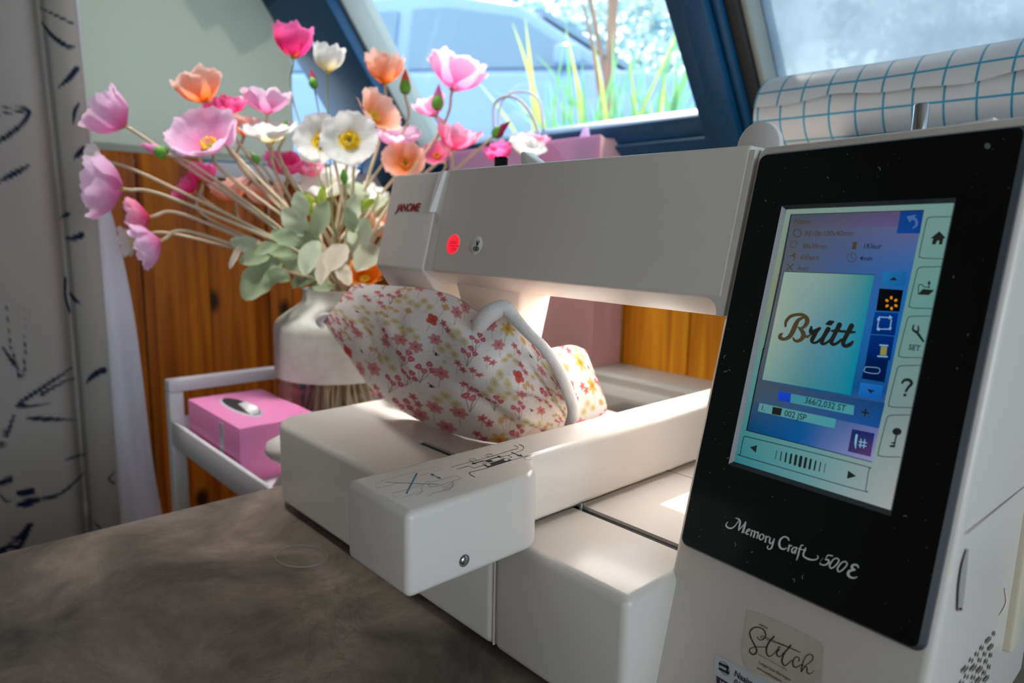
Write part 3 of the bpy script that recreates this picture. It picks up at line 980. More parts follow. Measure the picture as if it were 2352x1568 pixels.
parts = [I([[(655, 245, 9), (560, 760, 10), (385, 1560, 12)]]), I([[(405, 0, 12), (255, 735, 12)], [(255, 737, 8), (1385, 1022, 7)], [(240, 790, 7), (800, 925, 7), (1330, 1062, 7), (1358, 1080, 7), (1350, 1120, 7), (1325, 1265, 7), (1300, 1282, 7), (750, 1125, 7), (215, 968, 7), (200, 945, 7), (225, 810, 7), (245, 788, 7)]], c2),
         I([[(660, 245, 6), (1850, 205, 6)], [(595, 758, 5), (1405, 788, 5)]]),
         keybox(1870, 265, 2100, 640, 1810, 2015, c1), keybox(1785, 715, 2005, 1088, 1720, 1925, c1), keybox(1695, 1158, 1905, 1532, 1625, 1830, c1),
         keybox(1605, 152, 1820, 530, 1535, 1740, c2), keybox(1510, 598, 1722, 975, 1440, 1640, c2),
         # home, folder, spanner, question, key, arrows
         Pp([(1910, 460), (1990, 395), (2045, 455), (2025, 465), (2015, 515), (1985, 515), (1990, 480), (1970, 480), (1955, 515), (1920, 512), (1935, 462)]),
         Pp([(1795, 965), (1840, 915), (1945, 925), (1895, 970)]), I([[(1800, 960, 8), (1805, 880, 8), (1840, 880, 8), (1850, 895, 8), (1900, 900, 8)], [(1895, 905, 10), (1897, 860, 10)]]), Pp([(1878, 868), (1900, 838), (1915, 872)]),
         I([[(1760, 1240, 14), (1750, 1275, 18), (1775, 1300, 24), (1800, 1290, 18), (1800, 1250, 14)], [(1785, 1300, 26), (1845, 1385, 20)]]),
         I([[(1655, 310, 20), (1675, 285, 24), (1720, 285, 28), (1740, 315, 28), (1710, 350, 24), (1688, 385, 22)]], c2), Pp([(1668, 405), (1695, 408), (1690, 432), (1663, 430)], c2),
         Pp([(1608 + 42 * math.cos(t), 748 + 34 * math.sin(t)) for t in np.linspace(0, 6.28, 14)], c2), I([[(1605, 770, 14), (1580, 885, 14)], [(1583, 880, 20), (1550, 878, 20)], [(1590, 850, 14), (1562, 850, 14)]], c2),
         Pp([(1540, 835), (1583, 805), (1612, 840)]), Pp([(1335, 362), (1410, 378), (1370, 404)], c2), Pp([(285, 888), (350, 870), (337, 940)], c2), Pp([(1168, 1098), (1242, 1150), (1158, 1172)], c2),
         Pp([(490, 525), (575, 540), (560, 605), (480, 590)], c2), I([[(1290, 572, 14), (1352, 582, 14)], [(1328, 548, 14), (1318, 605, 14)], ], c2)]
bw = [6, 10, 15, 20, 24, 28, 24, 20, 15, 10, 6]
for i in range(11):
    t = i / 10
    parts.append(I([[(525 + 440 * t, 918 + 118 * t, bw[i]), (514 + 436 * t, 994 + 124 * t, bw[i])]], c2))
mk('screen_symbols', *join(parts), MAT['screen_ink'], ts)


def pantext(s, px, py, h_px, mat, parent, off, name='screen_text', shear=0.0, bold=0.0, spacing=1.0, wide=1.0):
    """text lying in the front plane, baseline start at a traced pixel, cap height in pixels"""
    u0, v0 = uv(px, py, off)
    v_, f_ = text2d(s, 1.0, shear, bold, spacing)
    up_ = np.array(uv(px, py - h_px, off)) - np.array([u0, v0])
    size = np.linalg.norm(up_) / 0.70
    return mk(name, [pan(u0 + a * size * wide, v0 + b * size, off) for a, b in v_], f_, mat, parent)


TO = SO + 4.4 * G_
BR_, IK = MAT['screen_brown'], MAT['screen_ink']
for s, (x, y), h_, m, o in (('Naaien', (680, 328), 40, BR_, c1), ('RE10b:100x40mm', (775, 438), 44, BR_, c1), ('98x38mm', (752, 548), 42, BR_, c1), ('1Kleur', (1298, 550), 44, IK, c1),
                            ('600spm', (732, 648), 42, BR_, c1), ('4min', (1270, 658), 42, IK, c1), ('Auto', (708, 745), 40, BR_, c1), ('SET', (1708, 1460), 48, IK, c1),
                            ('366/2,032 ST', (772, 490), 54, IK, c2), ('1.', (378, 552), 48, IK, c2), ('002 JSP', (590, 605), 54, IK, c2)):
    q = o((x, y))[0]
    pantext(s, q[0], q[1], h_ / 3.92, m, ts, TO, bold=.02 if s == 'SET' else .008, wide=.92)
for st in [ringl(710, 412, 34, 36, 9), [(655, 490, 5), (700, 488, 5), (695, 535, 5), (650, 535, 5), (655, 490, 5)], [(690, 592, 10), (670, 615, 12), (690, 630, 9), (675, 655, 8)], [(640, 620, 8), (700, 605, 8)], [(625, 690, 9), (665, 745, 9)], [(675, 690, 9), (615, 745, 9)], ringl(1202, 632, 40, 40, 7), [(1200, 605, 6), (1200, 635, 6), (1222, 648, 6)]]:
    mk('info_icon', *I([st]), BR_, ts)
mk('info_icon', *Pp([(1205, 492), (1260, 496), (1245, 506), (1240, 545), (1252, 556), (1190, 556), (1205, 544), (1212, 506)]), BR_, ts)
# embroidered name shown in the preview
B1 = [[(270, 660, 60), (285, 540, 80), (390, 415, 85), (560, 362, 80), (720, 375, 95), (820, 470, 120), (818, 580, 115), (740, 680, 85), (640, 725, 50)],
      [(720, 440, 60), (600, 505, 95), (520, 650, 125), (455, 800, 125), (370, 930, 110), (240, 992, 85), (135, 960, 100), (140, 890, 90), (190, 845, 40)],
      [(600, 690, 45), (690, 775, 105), (735, 880, 125), (690, 985, 105), (590, 1040, 85), (505, 1025, 70), (470, 965, 50)], [(740, 905, 85), (830, 930, 75), (910, 880, 55)]]
B2 = [[(935, 680, 60), (930, 790, 130), (1010, 815, 150), (1150, 715, 80)], [(1080, 760, 110), (1010, 900, 115), (950, 1020, 110), (985, 1085, 70), (1090, 1065, 70), (1190, 970, 60)],
      [(1370, 735, 135), (1295, 860, 115), (1230, 980, 115), (1205, 1080, 110), (1270, 1112, 75), (1390, 1040, 65), (1450, 970, 55)], [(1335, 600, 70), (1420, 575, 140), (1505, 545, 55)],
      [(1660, 625, 140), (1590, 760, 115), (1520, 900, 115), (1450, 1050, 115), (1500, 1130, 85), (1620, 1080, 75), (1710, 1000, 60)], [(1460, 785, 55), (1600, 770, 85), (1750, 800, 65)],
      [(1970, 650, 140), (1890, 800, 125), (1810, 950, 115), (1755, 1090, 115), (1800, 1170, 95), (1930, 1130, 105), (2005, 1055, 60)], [(1765, 790, 65), (1900, 812, 85), (2060, 810, 50)]]
mk('preview_lettering', *strokes(B1, inkp, 1780, 690, 11.2), BR_, ts)
mk('preview_lettering', *strokes(B2, inkp, 1780, 690, 11.2), IK, ts)
# coloured icons on the keys
quad_o = []
fc = c1((1558, 1040))[0]
mk('flower_icon', *join([pxpoly([(1558 + 46 * math.cos(a) + 16 * math.cos(t) * math.cos(a) - 12 * math.sin(t) * math.sin(a), 1042 + 46 * math.sin(a) * 1.05 + 16 * math.cos(t) * math.sin(a) + 12 * math.sin(t) * math.cos(a)) for t in np.linspace(0, 6.0, 10)], inkp, 1650, 430, 3.92) for a in np.linspace(.5, .5 + 2 * math.pi * 5 / 6, 6)]), emis('icon_orange', lin(205, 135, 22)), ts)
mk('key_icons', *join([I([[(1450, 1168, 9), (1545, 1172, 9)], [(1445, 1180, 9), (1432, 1270, 9)], [(1448, 1276, 9), (1540, 1276, 9)], [(1558, 1190, 9), (1546, 1270, 9)]]), Pp([(1540, 1152), (1570, 1172), (1535, 1190)]), Pp([(1425, 1195), (1446, 1160), (1458, 1198)]), Pp([(1452, 1260), (1422, 1278), (1448, 1295)]), Pp([(1535, 1262), (1545, 1290), (1562, 1262)]),
                       I([[(1455, 1420, 12), (1525, 1425, 12)], [(1435, 1520, 12), (1520, 1525, 12)]]), I([[(1325, 165, 5), (1445, 178, 5), (1435, 225, 5), (1318, 210, 5), (1325, 165, 5)], [(1245, 780, 20), (1235, 850, 18), (1235, 900, 6)], [(1285, 815, 9), (1275, 890, 9)], [(1318, 820, 9), (1308, 895, 9)], [(1268, 838, 9), (1335, 850, 9)], [(1265, 868, 9), (1330, 880, 9)]], c2)]), emis('icon_pale', lin(120, 165, 195)), ts)
mk('spool_icon', *Pp([(1465, 1430), (1520, 1435), (1512, 1512), (1455, 1508)]), emis('icon_khaki', lin(128, 128, 70)), ts)
mk('back_arrow', *join([I([[(1750, 370, 10), (1785, 335, 24), (1775, 290, 26), (1735, 275, 24)]]), Pp([(1695, 262), (1785, 245), (1722, 318)])]), emis('icon_grey', lin(66, 96, 150)), ts)

# --- lettering on the black panel
MEM = [[(150, 195, 10), (122, 235, 20), (140, 278, 26), (200, 297, 24), (262, 260, 17), (330, 165, 12)], [(275, 135, 12), (322, 150, 24), (345, 195, 30), (335, 260, 28), (320, 330, 16)], [(322, 328, 12), (380, 265, 16), (435, 205, 20)], [(432, 200, 28), (412, 280, 34), (387, 358, 32)], [(370, 363, 14), (420, 362, 12)],
       [(450, 352, 16), (500, 332, 14), (495, 310, 18), (468, 318, 20), (446, 355, 26), (448, 385, 24), (485, 392, 12)], [(535, 328, 22), (515, 415, 24)], [(532, 345, 12), (575, 342, 20), (580, 362, 24), (560, 438, 24)], [(578, 365, 12), (620, 358, 20), (634, 375, 24), (612, 450, 24)],
       [(690, 387, 16), (660, 410, 22), (652, 455, 24), (680, 480, 16), (714, 450, 22), (720, 408, 24), (692, 387, 14)], [(760, 422, 24), (745, 513, 26)], [(757, 442, 12), (800, 428, 22)], [(822, 447, 24), (812, 520, 24), (838, 538, 16), (868, 500, 14)], [(886, 467, 20), (870, 530, 24), (842, 608, 24), (800, 628, 16), (776, 600, 16), (792, 572, 12)],
       [(1120, 485, 22), (1100, 447, 24), (1045, 432, 22), (990, 470, 28), (967, 540, 34), (985, 603, 32), (1035, 628, 26), (1085, 610, 12)], [(1130, 562, 24), (1107, 655, 28)], [(1122, 588, 12), (1162, 572, 22)], [(1240, 602, 22), (1195, 602, 18), (1167, 645, 26), (1182, 688, 20), (1225, 640, 14)], [(1246, 602, 20), (1217, 693, 26)],
       [(1345, 567, 20), (1316, 570, 20), (1290, 640, 26), (1262, 740, 24), (1242, 800, 14)], [(1266, 617, 14), (1390, 650, 14)], [(1386, 612, 22), (1352, 700, 26), (1360, 745, 24), (1440, 788, 27), (1530, 798, 20), (1582, 768, 18), (1575, 725, 9)],
       [(1815, 735, 18), (1738, 727, 18), (1700, 800, 12)], [(1702, 792, 16), (1750, 803, 28), (1745, 850, 28), (1690, 880, 22), (1632, 870, 18), (1612, 850, 18)],
       [(1890, 770, 20), (1830, 790, 20), (1768, 880, 24), (1790, 930, 20), (1850, 900, 20), (1915, 815, 22), (1892, 770, 18)], [(2020, 822, 20), (1960, 842, 20), (1895, 930, 24), (1912, 985, 20), (1975, 955, 20), (2045, 870, 22), (2022, 822, 18)],
       [(2225, 917, 24), (2200, 880, 26), (2140, 880, 32), (2122, 922, 38), (2172, 957, 20)], [(2172, 960, 18), (2090, 972, 38), (2060, 1020, 44), (2090, 1068, 34), (2150, 1085, 24), (2202, 1070, 14)]]
mk('model_lettering', *strokes(MEM, panplane(.0006), 1650, 1170, 6.918), MAT['print_white'], sp_)
mk('panel_screw_dot', *pxpoly([(2268 + 7 * math.cos(t), 335 + 7 * math.sin(t)) for t in np.linspace(0, 6.1, 14)], panplane(.0006)), pbr('dot', (.2, .22, .22), .5), sp_)
rd = random.Random(9)
lint = []
for i in range(150):
    u_, v_ = rd.uniform(.002, .124), rd.uniform(.003, .219)
    if su0 - .001 < u_ < su1 + .001 and sv0 - .001 < v_ < sv1 + .001: continue
    c = project(pan(u_, v_, .0006)); L_ = rd.choice([.8, .8, 1, 1, 2, 5, 9]); a = rd.uniform(0, 6.28)
    lint.append([(c[0], c[1], .9), (c[0] + L_ * math.cos(a) * .6, c[1] + L_ * math.sin(a) * .6, .9), (c[0] + L_ * math.cos(a + .5), c[1] + L_ * math.sin(a + .5), .7)])
tag(mk('dust_specks', *strokes(lint, panplane(.0006), n=2), MAT['dust'], sp_), kind='stuff')

# --- stickers on the column foot
st1 = mk('sticker', *pxpoly([(1717, 1402), (1732, 1404), (1780, 1424), (1862, 1463), (1884, 1474), (1891, 1486), (1888, 1545), (1884, 1600), (1720, 1540), (1706, 1512), (1703, 1497)], panplane(FACE + .0003)), MAT['sticker_cream'], em)
stp = panplane(FACE + .0005)
ST = [[(935, 640, 12), (965, 690, 14), (1030, 697, 15), (1085, 640, 20), (1062, 530, 22), (970, 475, 20), (870, 482, 22), (805, 550, 24), (812, 640, 24), (880, 780, 26), (925, 880, 28), (900, 948, 26), (840, 957, 22), (795, 900, 20), (820, 850, 16), (920, 825, 13), (1100, 830, 13)],
      [(1240, 635, 28), (1150, 735, 28), (1100, 850, 30), (1110, 960, 24), (1160, 992, 18), (1230, 950, 16), (1320, 850, 18)], [(1330, 870, 24), (1285, 935, 26), (1310, 995, 20), (1360, 990, 16), (1410, 930, 16)], [(1326, 832, 30), (1336, 828, 30)],
      [(1000, 630, 11), (1040, 628, 11), (1078, 668, 12), (1030, 672, 11), (995, 645, 11)], [(1050, 640, 11), (1280, 735, 11), (1500, 830, 16), (1710, 925, 14)], [(1100, 690, 9), (1300, 762, 9), (1500, 832, 12)],
      [(1540, 797, 28), (1430, 930, 28), (1380, 1060, 30), (1400, 1140, 24), (1450, 1157, 18), (1560, 1065, 16)], [(1680, 1085, 20), (1690, 1030, 16), (1640, 1002, 16), (1585, 1060, 24), (1582, 1160, 24), (1640, 1192, 18), (1745, 1135, 15)],
      [(1730, 1270, 26), (1742, 1160, 22), (1800, 1010, 18), (1880, 957, 16), (1935, 990, 20), (1920, 1070, 18), (1830, 1140, 13), (1750, 1170, 10)], [(1735, 1260, 22), (1795, 1180, 18), (1832, 1200, 22), (1832, 1280, 22), (1880, 1310, 18), (1962, 1255, 10)]]
mk('sticker_script', *strokes(ST, stp, 1620, 1380, 7.84), MAT['print_dark'], st1)
q = lambda x, y: (1620 + x / 7.84, 1380 + y / 7.84)
pantext('atelier', *q(968, 430), 6.6, MAT['print_dark'], st1, FACE + .0005, 'sticker_text')
pantext('naaimachines, onderhoud en herstelling', *q(945, 960), 3.6, MAT['print_brown'], st1, FACE + .0005, 'sticker_text', wide=.95)
pantext('Lutgartsite Beringen', *q(958, 1118), 7.4, MAT['print_dark'], st1, FACE + .0005, 'sticker_text')
pantext('www.atelierstitch', *q(925, 1212), 6.6, MAT['print_dark'], st1, FACE + .0005, 'sticker_text', bold=.008)
st2 = mk('sticker', *pxpoly([(1641.5, 1500), (1648, 1503), (1760, 1564), (1800, 1586), (1798, 1640), (1638, 1600)], panplane(FACE + .0002)), MAT['sticker_white'], em)
q = lambda x, y: (1640 + x / 14.7, 1480 + y / 14.7)
st2p = panplane(FACE + .0004)
ring = [(250, 555, 14), (190, 580, 14), (185, 720, 14), (240, 880, 14), (340, 1000, 14), (430, 1030, 16), (500, 990, 16), (520, 880, 14), (460, 720, 14), (370, 610, 14), (250, 555, 12)]
mk('sticker_emblem', *join([strokes([ring], st2p, 1640, 1480, 14.7), strokes([[(195, 640, 90), (460, 770, 90)], [(450, 760, 70), (445, 960, 70)], [(190, 810, 80), (470, 960, 80)]], st2p, 1640, 1480, 14.7)]), MAT['print_dark'], st2)
pantext('Naaimachines', *q(668, 1048), 14.5, MAT['print_dark'], st2, FACE + .0004, 'sticker_text', bold=.02)
pantext('01', *q(660, 1330), 13.5, MAT['print_dark'], st2, FACE + .0004, 'sticker_text', bold=.02)
mk('sticker_band', *pxpoly([(80, 1045), (480, 1290), (480, 1700), (80, 1500)], st2p, 1640, 1480, 14.7), MAT['print_plum'], st2)
pantext('VERKOOP', *q(180, 1330), 10, MAT['print_white'], st2, FACE + .0006, 'sticker_text', bold=.02)

# --- right flank of the column: seam, grip groove, notch and vent holes
XS = XR + .0022
fl = on(0, XS)
mk('flank_seam', *strokes([[(2222, 1225, 2.2), (2352, 1118, 2.5), (2480, 1010, 2.5)]], fl), pbr('flank_seam', (.30, .28, .26), .6), co)
mk('grip_groove', *strokes([[(2223, 1262, 4), (2216, 1300, 12), (2210, 1350, 14), (2206, 1400, 10)]], fl), pbr('groove', (.40, .39, .37), .5), co)
mk('flank_notch', *strokes([[(2309, 1352, 3), (2313, 1380, 4), (2306, 1400, 4), (2297, 1412, 2)]], fl), pbr('notch', (.80, .72, .60), .5), co)
VH = [(640, 1255, 7), (605, 1297, 15), (565, 1348, 8), (535, 1388, 7), (500, 1427, 8), (460, 1482, 17), (620, 1342, 15), (584, 1387, 7), (553, 1425, 7), (513, 1473, 17), (470, 1530, 8), (621, 1393, 7), (591, 1433, 8), (551, 1485, 17), (512, 1535, 8), (610, 1467, 7), (580, 1505, 8), (545, 1552, 16), (592, 1542, 15), (500, 1590, 16), (440, 1570, 8), (560, 1610, 8)]
for x, y, w_ in VH:
    h_ = 13
    mk('vent_hole', *pxpoly([(x - w_, y + w_ * 1.05 + h_), (x - w_, y + w_ * 1.05 - h_), (x + w_, y - w_ * 1.05 - h_), (x + w_, y - w_ * 1.05 + h_)], fl, 2052, 1000, 2.76), MAT['vent_dark'], co)
mk('rear_flange', *box(XR - .004, XR + .006, .43, .449, .05, .22, .002), pbr('flange', (.66, .60, .45), .5), em, smooth=40)

# --- arm (leaning face, chamfered underside), head and their joint
AF = [(.3452, .2355), (.3660, .3208), (.4600, .3208), (.4660, .2245), (.3655, .2228)]
xyz = lambda a, b, t: (t, a, b)
HX0, HX1, JX1 = -.566, -.4895, -.4765
mk('arm', *prism(AF, JX1 + .0006, -.2012, xyz, .0018, 3), PL, em, smooth=40)
AJ = [(a + .0014, b) for a, b in AF]
mk('arm_joint', *prism(AJ, HX1 - .0006, JX1 + .002, xyz, .0008, 2), PL, em, smooth=40)
HF = [(.3452, .2355), (.3660, .3200), (.4600, .3200), (.4660, .205), (.377, .196), (.3610, .2140)]
hv, hf = prism(HF, HX0, HX1, xyz, .0024, 3)
mk('head', hv, hf, PL, em, smooth=40)
wd = [onY(*p, .3655) for p in ((1000, 398), (1010, 396), (1000, 445))]
mk('head_gap_insert', *hexa([(HX1 - .001, .352, .285), (HX1 + .0012, .352, .285), (HX1 + .0012, .372, .285), (HX1 - .001, .372, .285), (HX1 - .0015, .3635, .3196), (HX1 + .006, .3635, .3196), (HX1 + .006, .39, .3196), (HX1 - .0015, .39, .3196)]), MAT['plastic_light'], em)
# fillet where the arm meets the column
fil = [(-.2125, .2355)] + [(-.2125 + .0098 * math.sin(a), .2355 - .0098 * (1 - math.cos(a))) for a in np.linspace(.2, math.pi / 2, 7)] + [(-.1985, .2257), (-.1985, .3180), (-.2125, .3180)]
lean = lambda z: .3452 + (z - .2355) * (.0208 / .0853)
fv = [(x, lean(z) + .0004, z) for x, z in fil] + [(x, .46, z) for x, z in fil]
nfl = len(fil)
mk('arm_fillet', fv, [list(range(nfl)), list(range(nfl, 2 * nfl))[::-1]] + [(i, nfl + i, nfl + (i + 1) % nfl, (i + 1) % nfl) for i in range(nfl)], PL, em, smooth=30)
# needle bar housing and lamp below the arm
mk('needle_housing', *hexa([(-.444, .372, .150), (-.402, .372, .150), (-.402, .400, .150), (-.444, .400, .150), (-.466, .3605, .2300), (-.386, .3655, .2245), (-.386, .402, .2245), (-.466, .402, .2300)], .004), MAT['cream'], em, smooth=40)
mk('lamp', *box(-.350, -.250, .395, .410, .2205, .2240, .001), MAT['led'], em)
light('machine_lamp', 'AREA', .30, (1.0, .94, .88), (-.345, .410, .2195), (-.345, .4101, .0), shape='RECTANGLE', size=.20, size_y=.02)
# buttons and lettering on the arm face
fn_ = np.array([0, .0208, .0853]); fn_ /= np.linalg.norm(fn_)
an = np.cross(np.array([1, 0, 0]), fn_)      # outward (toward -y)


def armplane(off):
    p0 = np.array([-.4, .3452, .2355]) + an * off

    def fn(px, py):
        r_ = ray(px, py)
        return CAM + r_ * (((p0 - CAM) @ an) / (r_ @ an))
    return fn


for (px_, py_), rr, mt, nm in (((1041, 561), .0076, 'button_red', 'start_stop_button'), ((1093, 563), .0066, 'plastic', 'thread_cutter_button')):
    c = armplane(0)(px_, py_)
    b_ = mk(nm, *lathe([(rr + .0008, -.001), (rr + .0008, .0002), (rr, .0006), (rr - .0008, .0011), (.0005, .0014)], c, 32, an), MAT[mt], em, smooth=40)
    mk('button_rim', *lathe([(rr + .0002, .00015), (rr + .0009, .0003), (rr + .0012, .00005)], c, 32, an, cap=False), MAT['plastic_light' if mt == 'plastic' else 'plastic'], b_, smooth=60)
ap = armplane(.0016)
mk('thread_cutter_symbol', *strokes([[(1340, 1125, 12), (1345, 1195, 22)], [(1378, 1130, 12), (1340, 1200, 22)], ringl(1315, 1248, 22, 26, 14), ringl(1345, 1250, 20, 26, 14)], ap, 890, 380, 6.533), MAT['print_dark'], em)


def armtext(s, px, py, h_px, mat, off, name, **kw):
    p0 = armplane(off)(px, py)
    v_, f_ = text2d(s, 1.0, kw.get('shear', 0), kw.get('bold', 0), kw.get('spacing', 1))
    size = np.linalg.norm(armplane(off)(px, py - h_px) - p0) / .70
    return mk(name, [p0 + np.array([1, 0, 0]) * a * size * kw.get('wide', 1) + fn_ * b * size for a, b in v_], f_, mat, em)


armtext('JANOME', 909.5, 485, 16, MAT['print_red'], .0004, 'brand_lettering', shear=.25, bold=.035, spacing=.95, wide=.98)
armtext('START', 1033, 560, 6.8, MAT['print_dark'], .0017, 'start_lettering', wide=.92)
armtext('STOP', 1034.5, 575, 6.8, MAT['print_dark'], .0017, 'stop_lettering', wide=.92)
mk('start_stop_line', *strokes([[(930, 1203, 8), (1090, 1207, 8)]], ap, 890, 380, 6.533), MAT['print_dark'], em)
# fittings on top of the machine
kc = onY(1745, 334, .425)
mk('thread_guide_disc', *lathe([(.0152, -.0025), (.0158, -.002), (.0158, .002), (.0152, .0025)], kc + np.array([0, 0, -.0012]), 40, (0.12, 1, 0)), MAT['plastic_light'], em, smooth=40)
pc = onY(2110, 305, .395)
mk('spool_pin', *lathe([(.0036, -.016), (.0036, .0133), (.0032, .0140)], pc, 24), MAT['steel'], em, smooth=40)
mk('spool_pin_base', *lathe([(.012, -.016), (.011, -.0015), (.006, -.0005)], pc, 24), MAT['plastic_light'], em, smooth=40)
t0_, t1_ = onY(2192, 292, .375), onY(2286, 285, .375)
mk('bobbin_stop', *hexa([(t0_[0], .372, .318), (t1_[0], .372, .318), (t1_[0], .388, .318), (t0_[0], .388, .318), (t0_[0] + .0005, .373, t0_[2] + .0008), (t1_[0], .373, t1_[2] + .0032), (t1_[0], .387, t1_[2] + .0032), (t0_[0] + .0005, .387, t0_[2] + .0008)], .0012), MAT['plastic_light'], em, smooth=40)
bk = onY(1151, 368, .42)
mk('tension_knob', *lathe([(.0062, -.030), (.0062, .001), (.0066, .0016), (.0062, .0022), (.0055, .0030)], bk, 20), MAT['black_gloss'], em, smooth=40)
ga, gb, gc = onY(1205, 352, .43), onY(1248, 369, .43), onY(1208, 366, .43)
mk('take_up_cover', *prism([(ga[0], ga[2]), (ga[0] + .003, ga[2] + .0012), (gb[0], gb[2] - .003), (gb[0] - .002, .316), (gc[0], .316)], .425, .437, lambda a, b, t: (a, t, b), .0006, 2), MAT['ceramic'], em, smooth=40)
mk('upper_thread', *tube([onY(2287, 291, .385), onY(2320, 285, .385), onY(2360, 266, .40), onY(2460, 220, .42)], .00045, 6), MAT['thread_pink'], em, smooth=80)

# ================================================================== FLORAL GARMENT
NU, NV = 560, 400
rg = random.Random(21)


def paint_floral(nu, nv, wu, wv, seed, base=(0.86, 0.80, 0.77)):
    """colour net of a meadow-flower print; wu, wv physical size in cm"""
    rr = random.Random(seed)
    img = np.empty((nv, nu, 3)); img[:] = base
    su, sv = nu / wu, nv / wv
    yy, xx = np.mgrid[0:nv, 0:nu]
    X, Y = xx / su, yy / sv

    def win(cx, cy, r):
        x0, x1 = max(0, int((cx - r) * su)), min(nu, int((cx + r) * su) + 2)
        y0, y1 = max(0, int((cy - r) * sv)), min(nv, int((cy + r) * sv) + 2)
        return slice(y0, y1), slice(x0, x1)

    def blend(sl, mask, c, a=1.0):
        m = np.clip(mask, 0, 1)[..., None] * a
        img[sl] = img[sl] * (1 - m) + np.array(c) * m

    def line(x0, y0, x1, y1, w, c, a=.8):
        cx, cy, r = (x0 + x1) / 2, (y0 + y1) / 2, math.hypot(x1 - x0, y1 - y0) / 2 + w
        sl = win(cx, cy, r)
        px, py = X[sl], Y[sl]
        d = np.array([x1 - x0, y1 - y0]); L2 = d @ d + 1e-9
        t = np.clip(((px - x0) * d[0] + (py - y0) * d[1]) / L2, 0, 1)
        dist = np.hypot(px - x0 - t * d[0], py - y0 - t * d[1])
        blend(sl, (w - dist) / (w * .6), c, a)

    def bloom(cx, cy, r, n, c, cc, sharp=.45, rc=.22, rot=None, a=1.0):
        rot = rr.uniform(0, 6.28) if rot is None else rot
        sl = win(cx, cy, r)
        dx, dy = X[sl] - cx, Y[sl] - cy
        rho, th = np.hypot(dx, dy), np.arctan2(dy, dx) + rot
        edge = r * (1 - sharp + sharp * np.abs(np.cos(n * th / 2)))
        shade = (0.78 + .22 * np.clip(rho / r, 0, 1))
        m = np.clip((edge - rho) / (r * .10), 0, 1)
        vein = 1 - .18 * (np.abs(np.sin(n * th / 2)) > .93)
        img[sl] = img[sl] * (1 - m[..., None] * a) + (np.array(c) * (shade * vein)[..., None]) * m[..., None] * a
        blend(sl, np.clip((r * rc - rho) / (r * .08), 0, 1), cc, .9)

    GR = (0.30, 0.26, 0.22)
    OR = (0.80, 0.40, 0.07); YE = (0.82, 0.58, 0.20); PK = (0.75, 0.24, 0.25); CO = (0.72, 0.14, 0.10); RS = (0.70, 0.16, 0.22); PA = (0.78, 0.66, 0.34); PEACH = (0.80, 0.50, 0.25)
    cell = 1.02
    k = 0
    kinds = ['daff', 'cosmos', 'daisy', 'coral', 'bunch', 'tulip', 'thistle', 'bee', 'peach', 'cosmos', 'bunch', 'daisy', 'thistle']
    for j in range(int(wv / cell) + 2):
        for i in range(int(wu / cell) + 2):
            cx, cy = (i + (.5 if j % 2 else 0) + rr.uniform(-.22, .22)) * cell, (j + rr.uniform(-.2, .2)) * cell
            kd = kinds[(i * 5 + j * 7 + rr.randint(0, 3)) % len(kinds)]
            if kd == 'daff':
                line(cx, cy, cx + rr.uniform(-.25, .25), cy + 1.0, .03, GR, .6)
                bloom(cx, cy, .52, 6, YE, OR, .5, .34)
                bloom(cx, cy, .2, 8, OR, (.55, .22, .03), .25, .4)
            elif kd == 'cosmos':
                line(cx, cy, cx + .1, cy + .9, .025, GR, .6)
                bloom(cx, cy, .42, 6, (0.80, .33, .34), (.55, .10, .10), .38, .2)
            elif kd == 'daisy':
                for ox, oy in ((0, 0), (.42, .3), (-.30, .42)):
                    bloom(cx + ox, cy + oy, .30, 10, PA, (.60, .42, .08), .40, .22, a=.8)
            elif kd == 'coral':
                line(cx, cy, cx - .15, cy + .9, .025, GR, .6)
                bloom(cx, cy, .40, 4, CO, (.45, .05, .05), .3, .15)
            elif kd == 'bunch':
                for ox, oy in ((0, 0), (.33, -.22), (-.30, -.12), (.12, -.5)):
                    line(cx + ox, cy + oy, cx, cy + .75, .025, (.36, .22, .20), .8)
                for ox, oy in ((0, 0), (.33, -.22), (-.30, -.12), (.12, -.5)):
                    bloom(cx + ox, cy + oy, .19, 3, RS if ox else PK, (.8, .35, .35), .25, .3)
            elif kd == 'tulip':
                for ox, oy in ((0, 0), (.32, .08), (-.25, .22)):
                    line(cx + ox, cy + oy, cx + ox * .3, cy + .9, .022, (.42, .40, .34), .7)
                    bloom(cx + ox, cy + oy, .20, 3, PEACH, OR, .25, .1, a=.85)
            elif kd == 'thistle':
                for ox, oy in ((0, 0), (.3, .28)):
                    line(cx + ox, cy + oy, cx + ox, cy + .7, .022, GR, .6)
                    bloom(cx + ox, cy + oy, .24, 5, PK, (.40, .08, .10), .5, .22)
            elif kd == 'bee':
                bloom(cx, cy, .10, 2, (.06, .05, .07), (.03, .03, .05), .4, .3)
                line(cx - .18, cy - .12, cx + .18, cy - .02, .03, (.10, .09, .14), .9)
                line(cx - .10, cy + .10, cx + .12, cy + .04, .02, (.10, .09, .14), .9)
                bloom(cx + .5, cy + .2, .16, 5, (.74, .66, .30), (.7, .55, .15), .4, .2, a=.6)
            else:
                bloom(cx, cy, .26, 4, PEACH, OR, .3, .2)
                line(cx, cy + .1, cx - .1, cy + .8, .022, GR, .6)
            # little scattered leaves
            for _ in range(2):
                lx, ly, a = cx + rr.uniform(-.6, .6), cy + rr.uniform(-.6, .6), rr.uniform(0, 6.28)
                line(lx, ly, lx + .22 * math.cos(a), ly + .22 * math.sin(a), .022, (.50, .46, .40), .55)
    return img


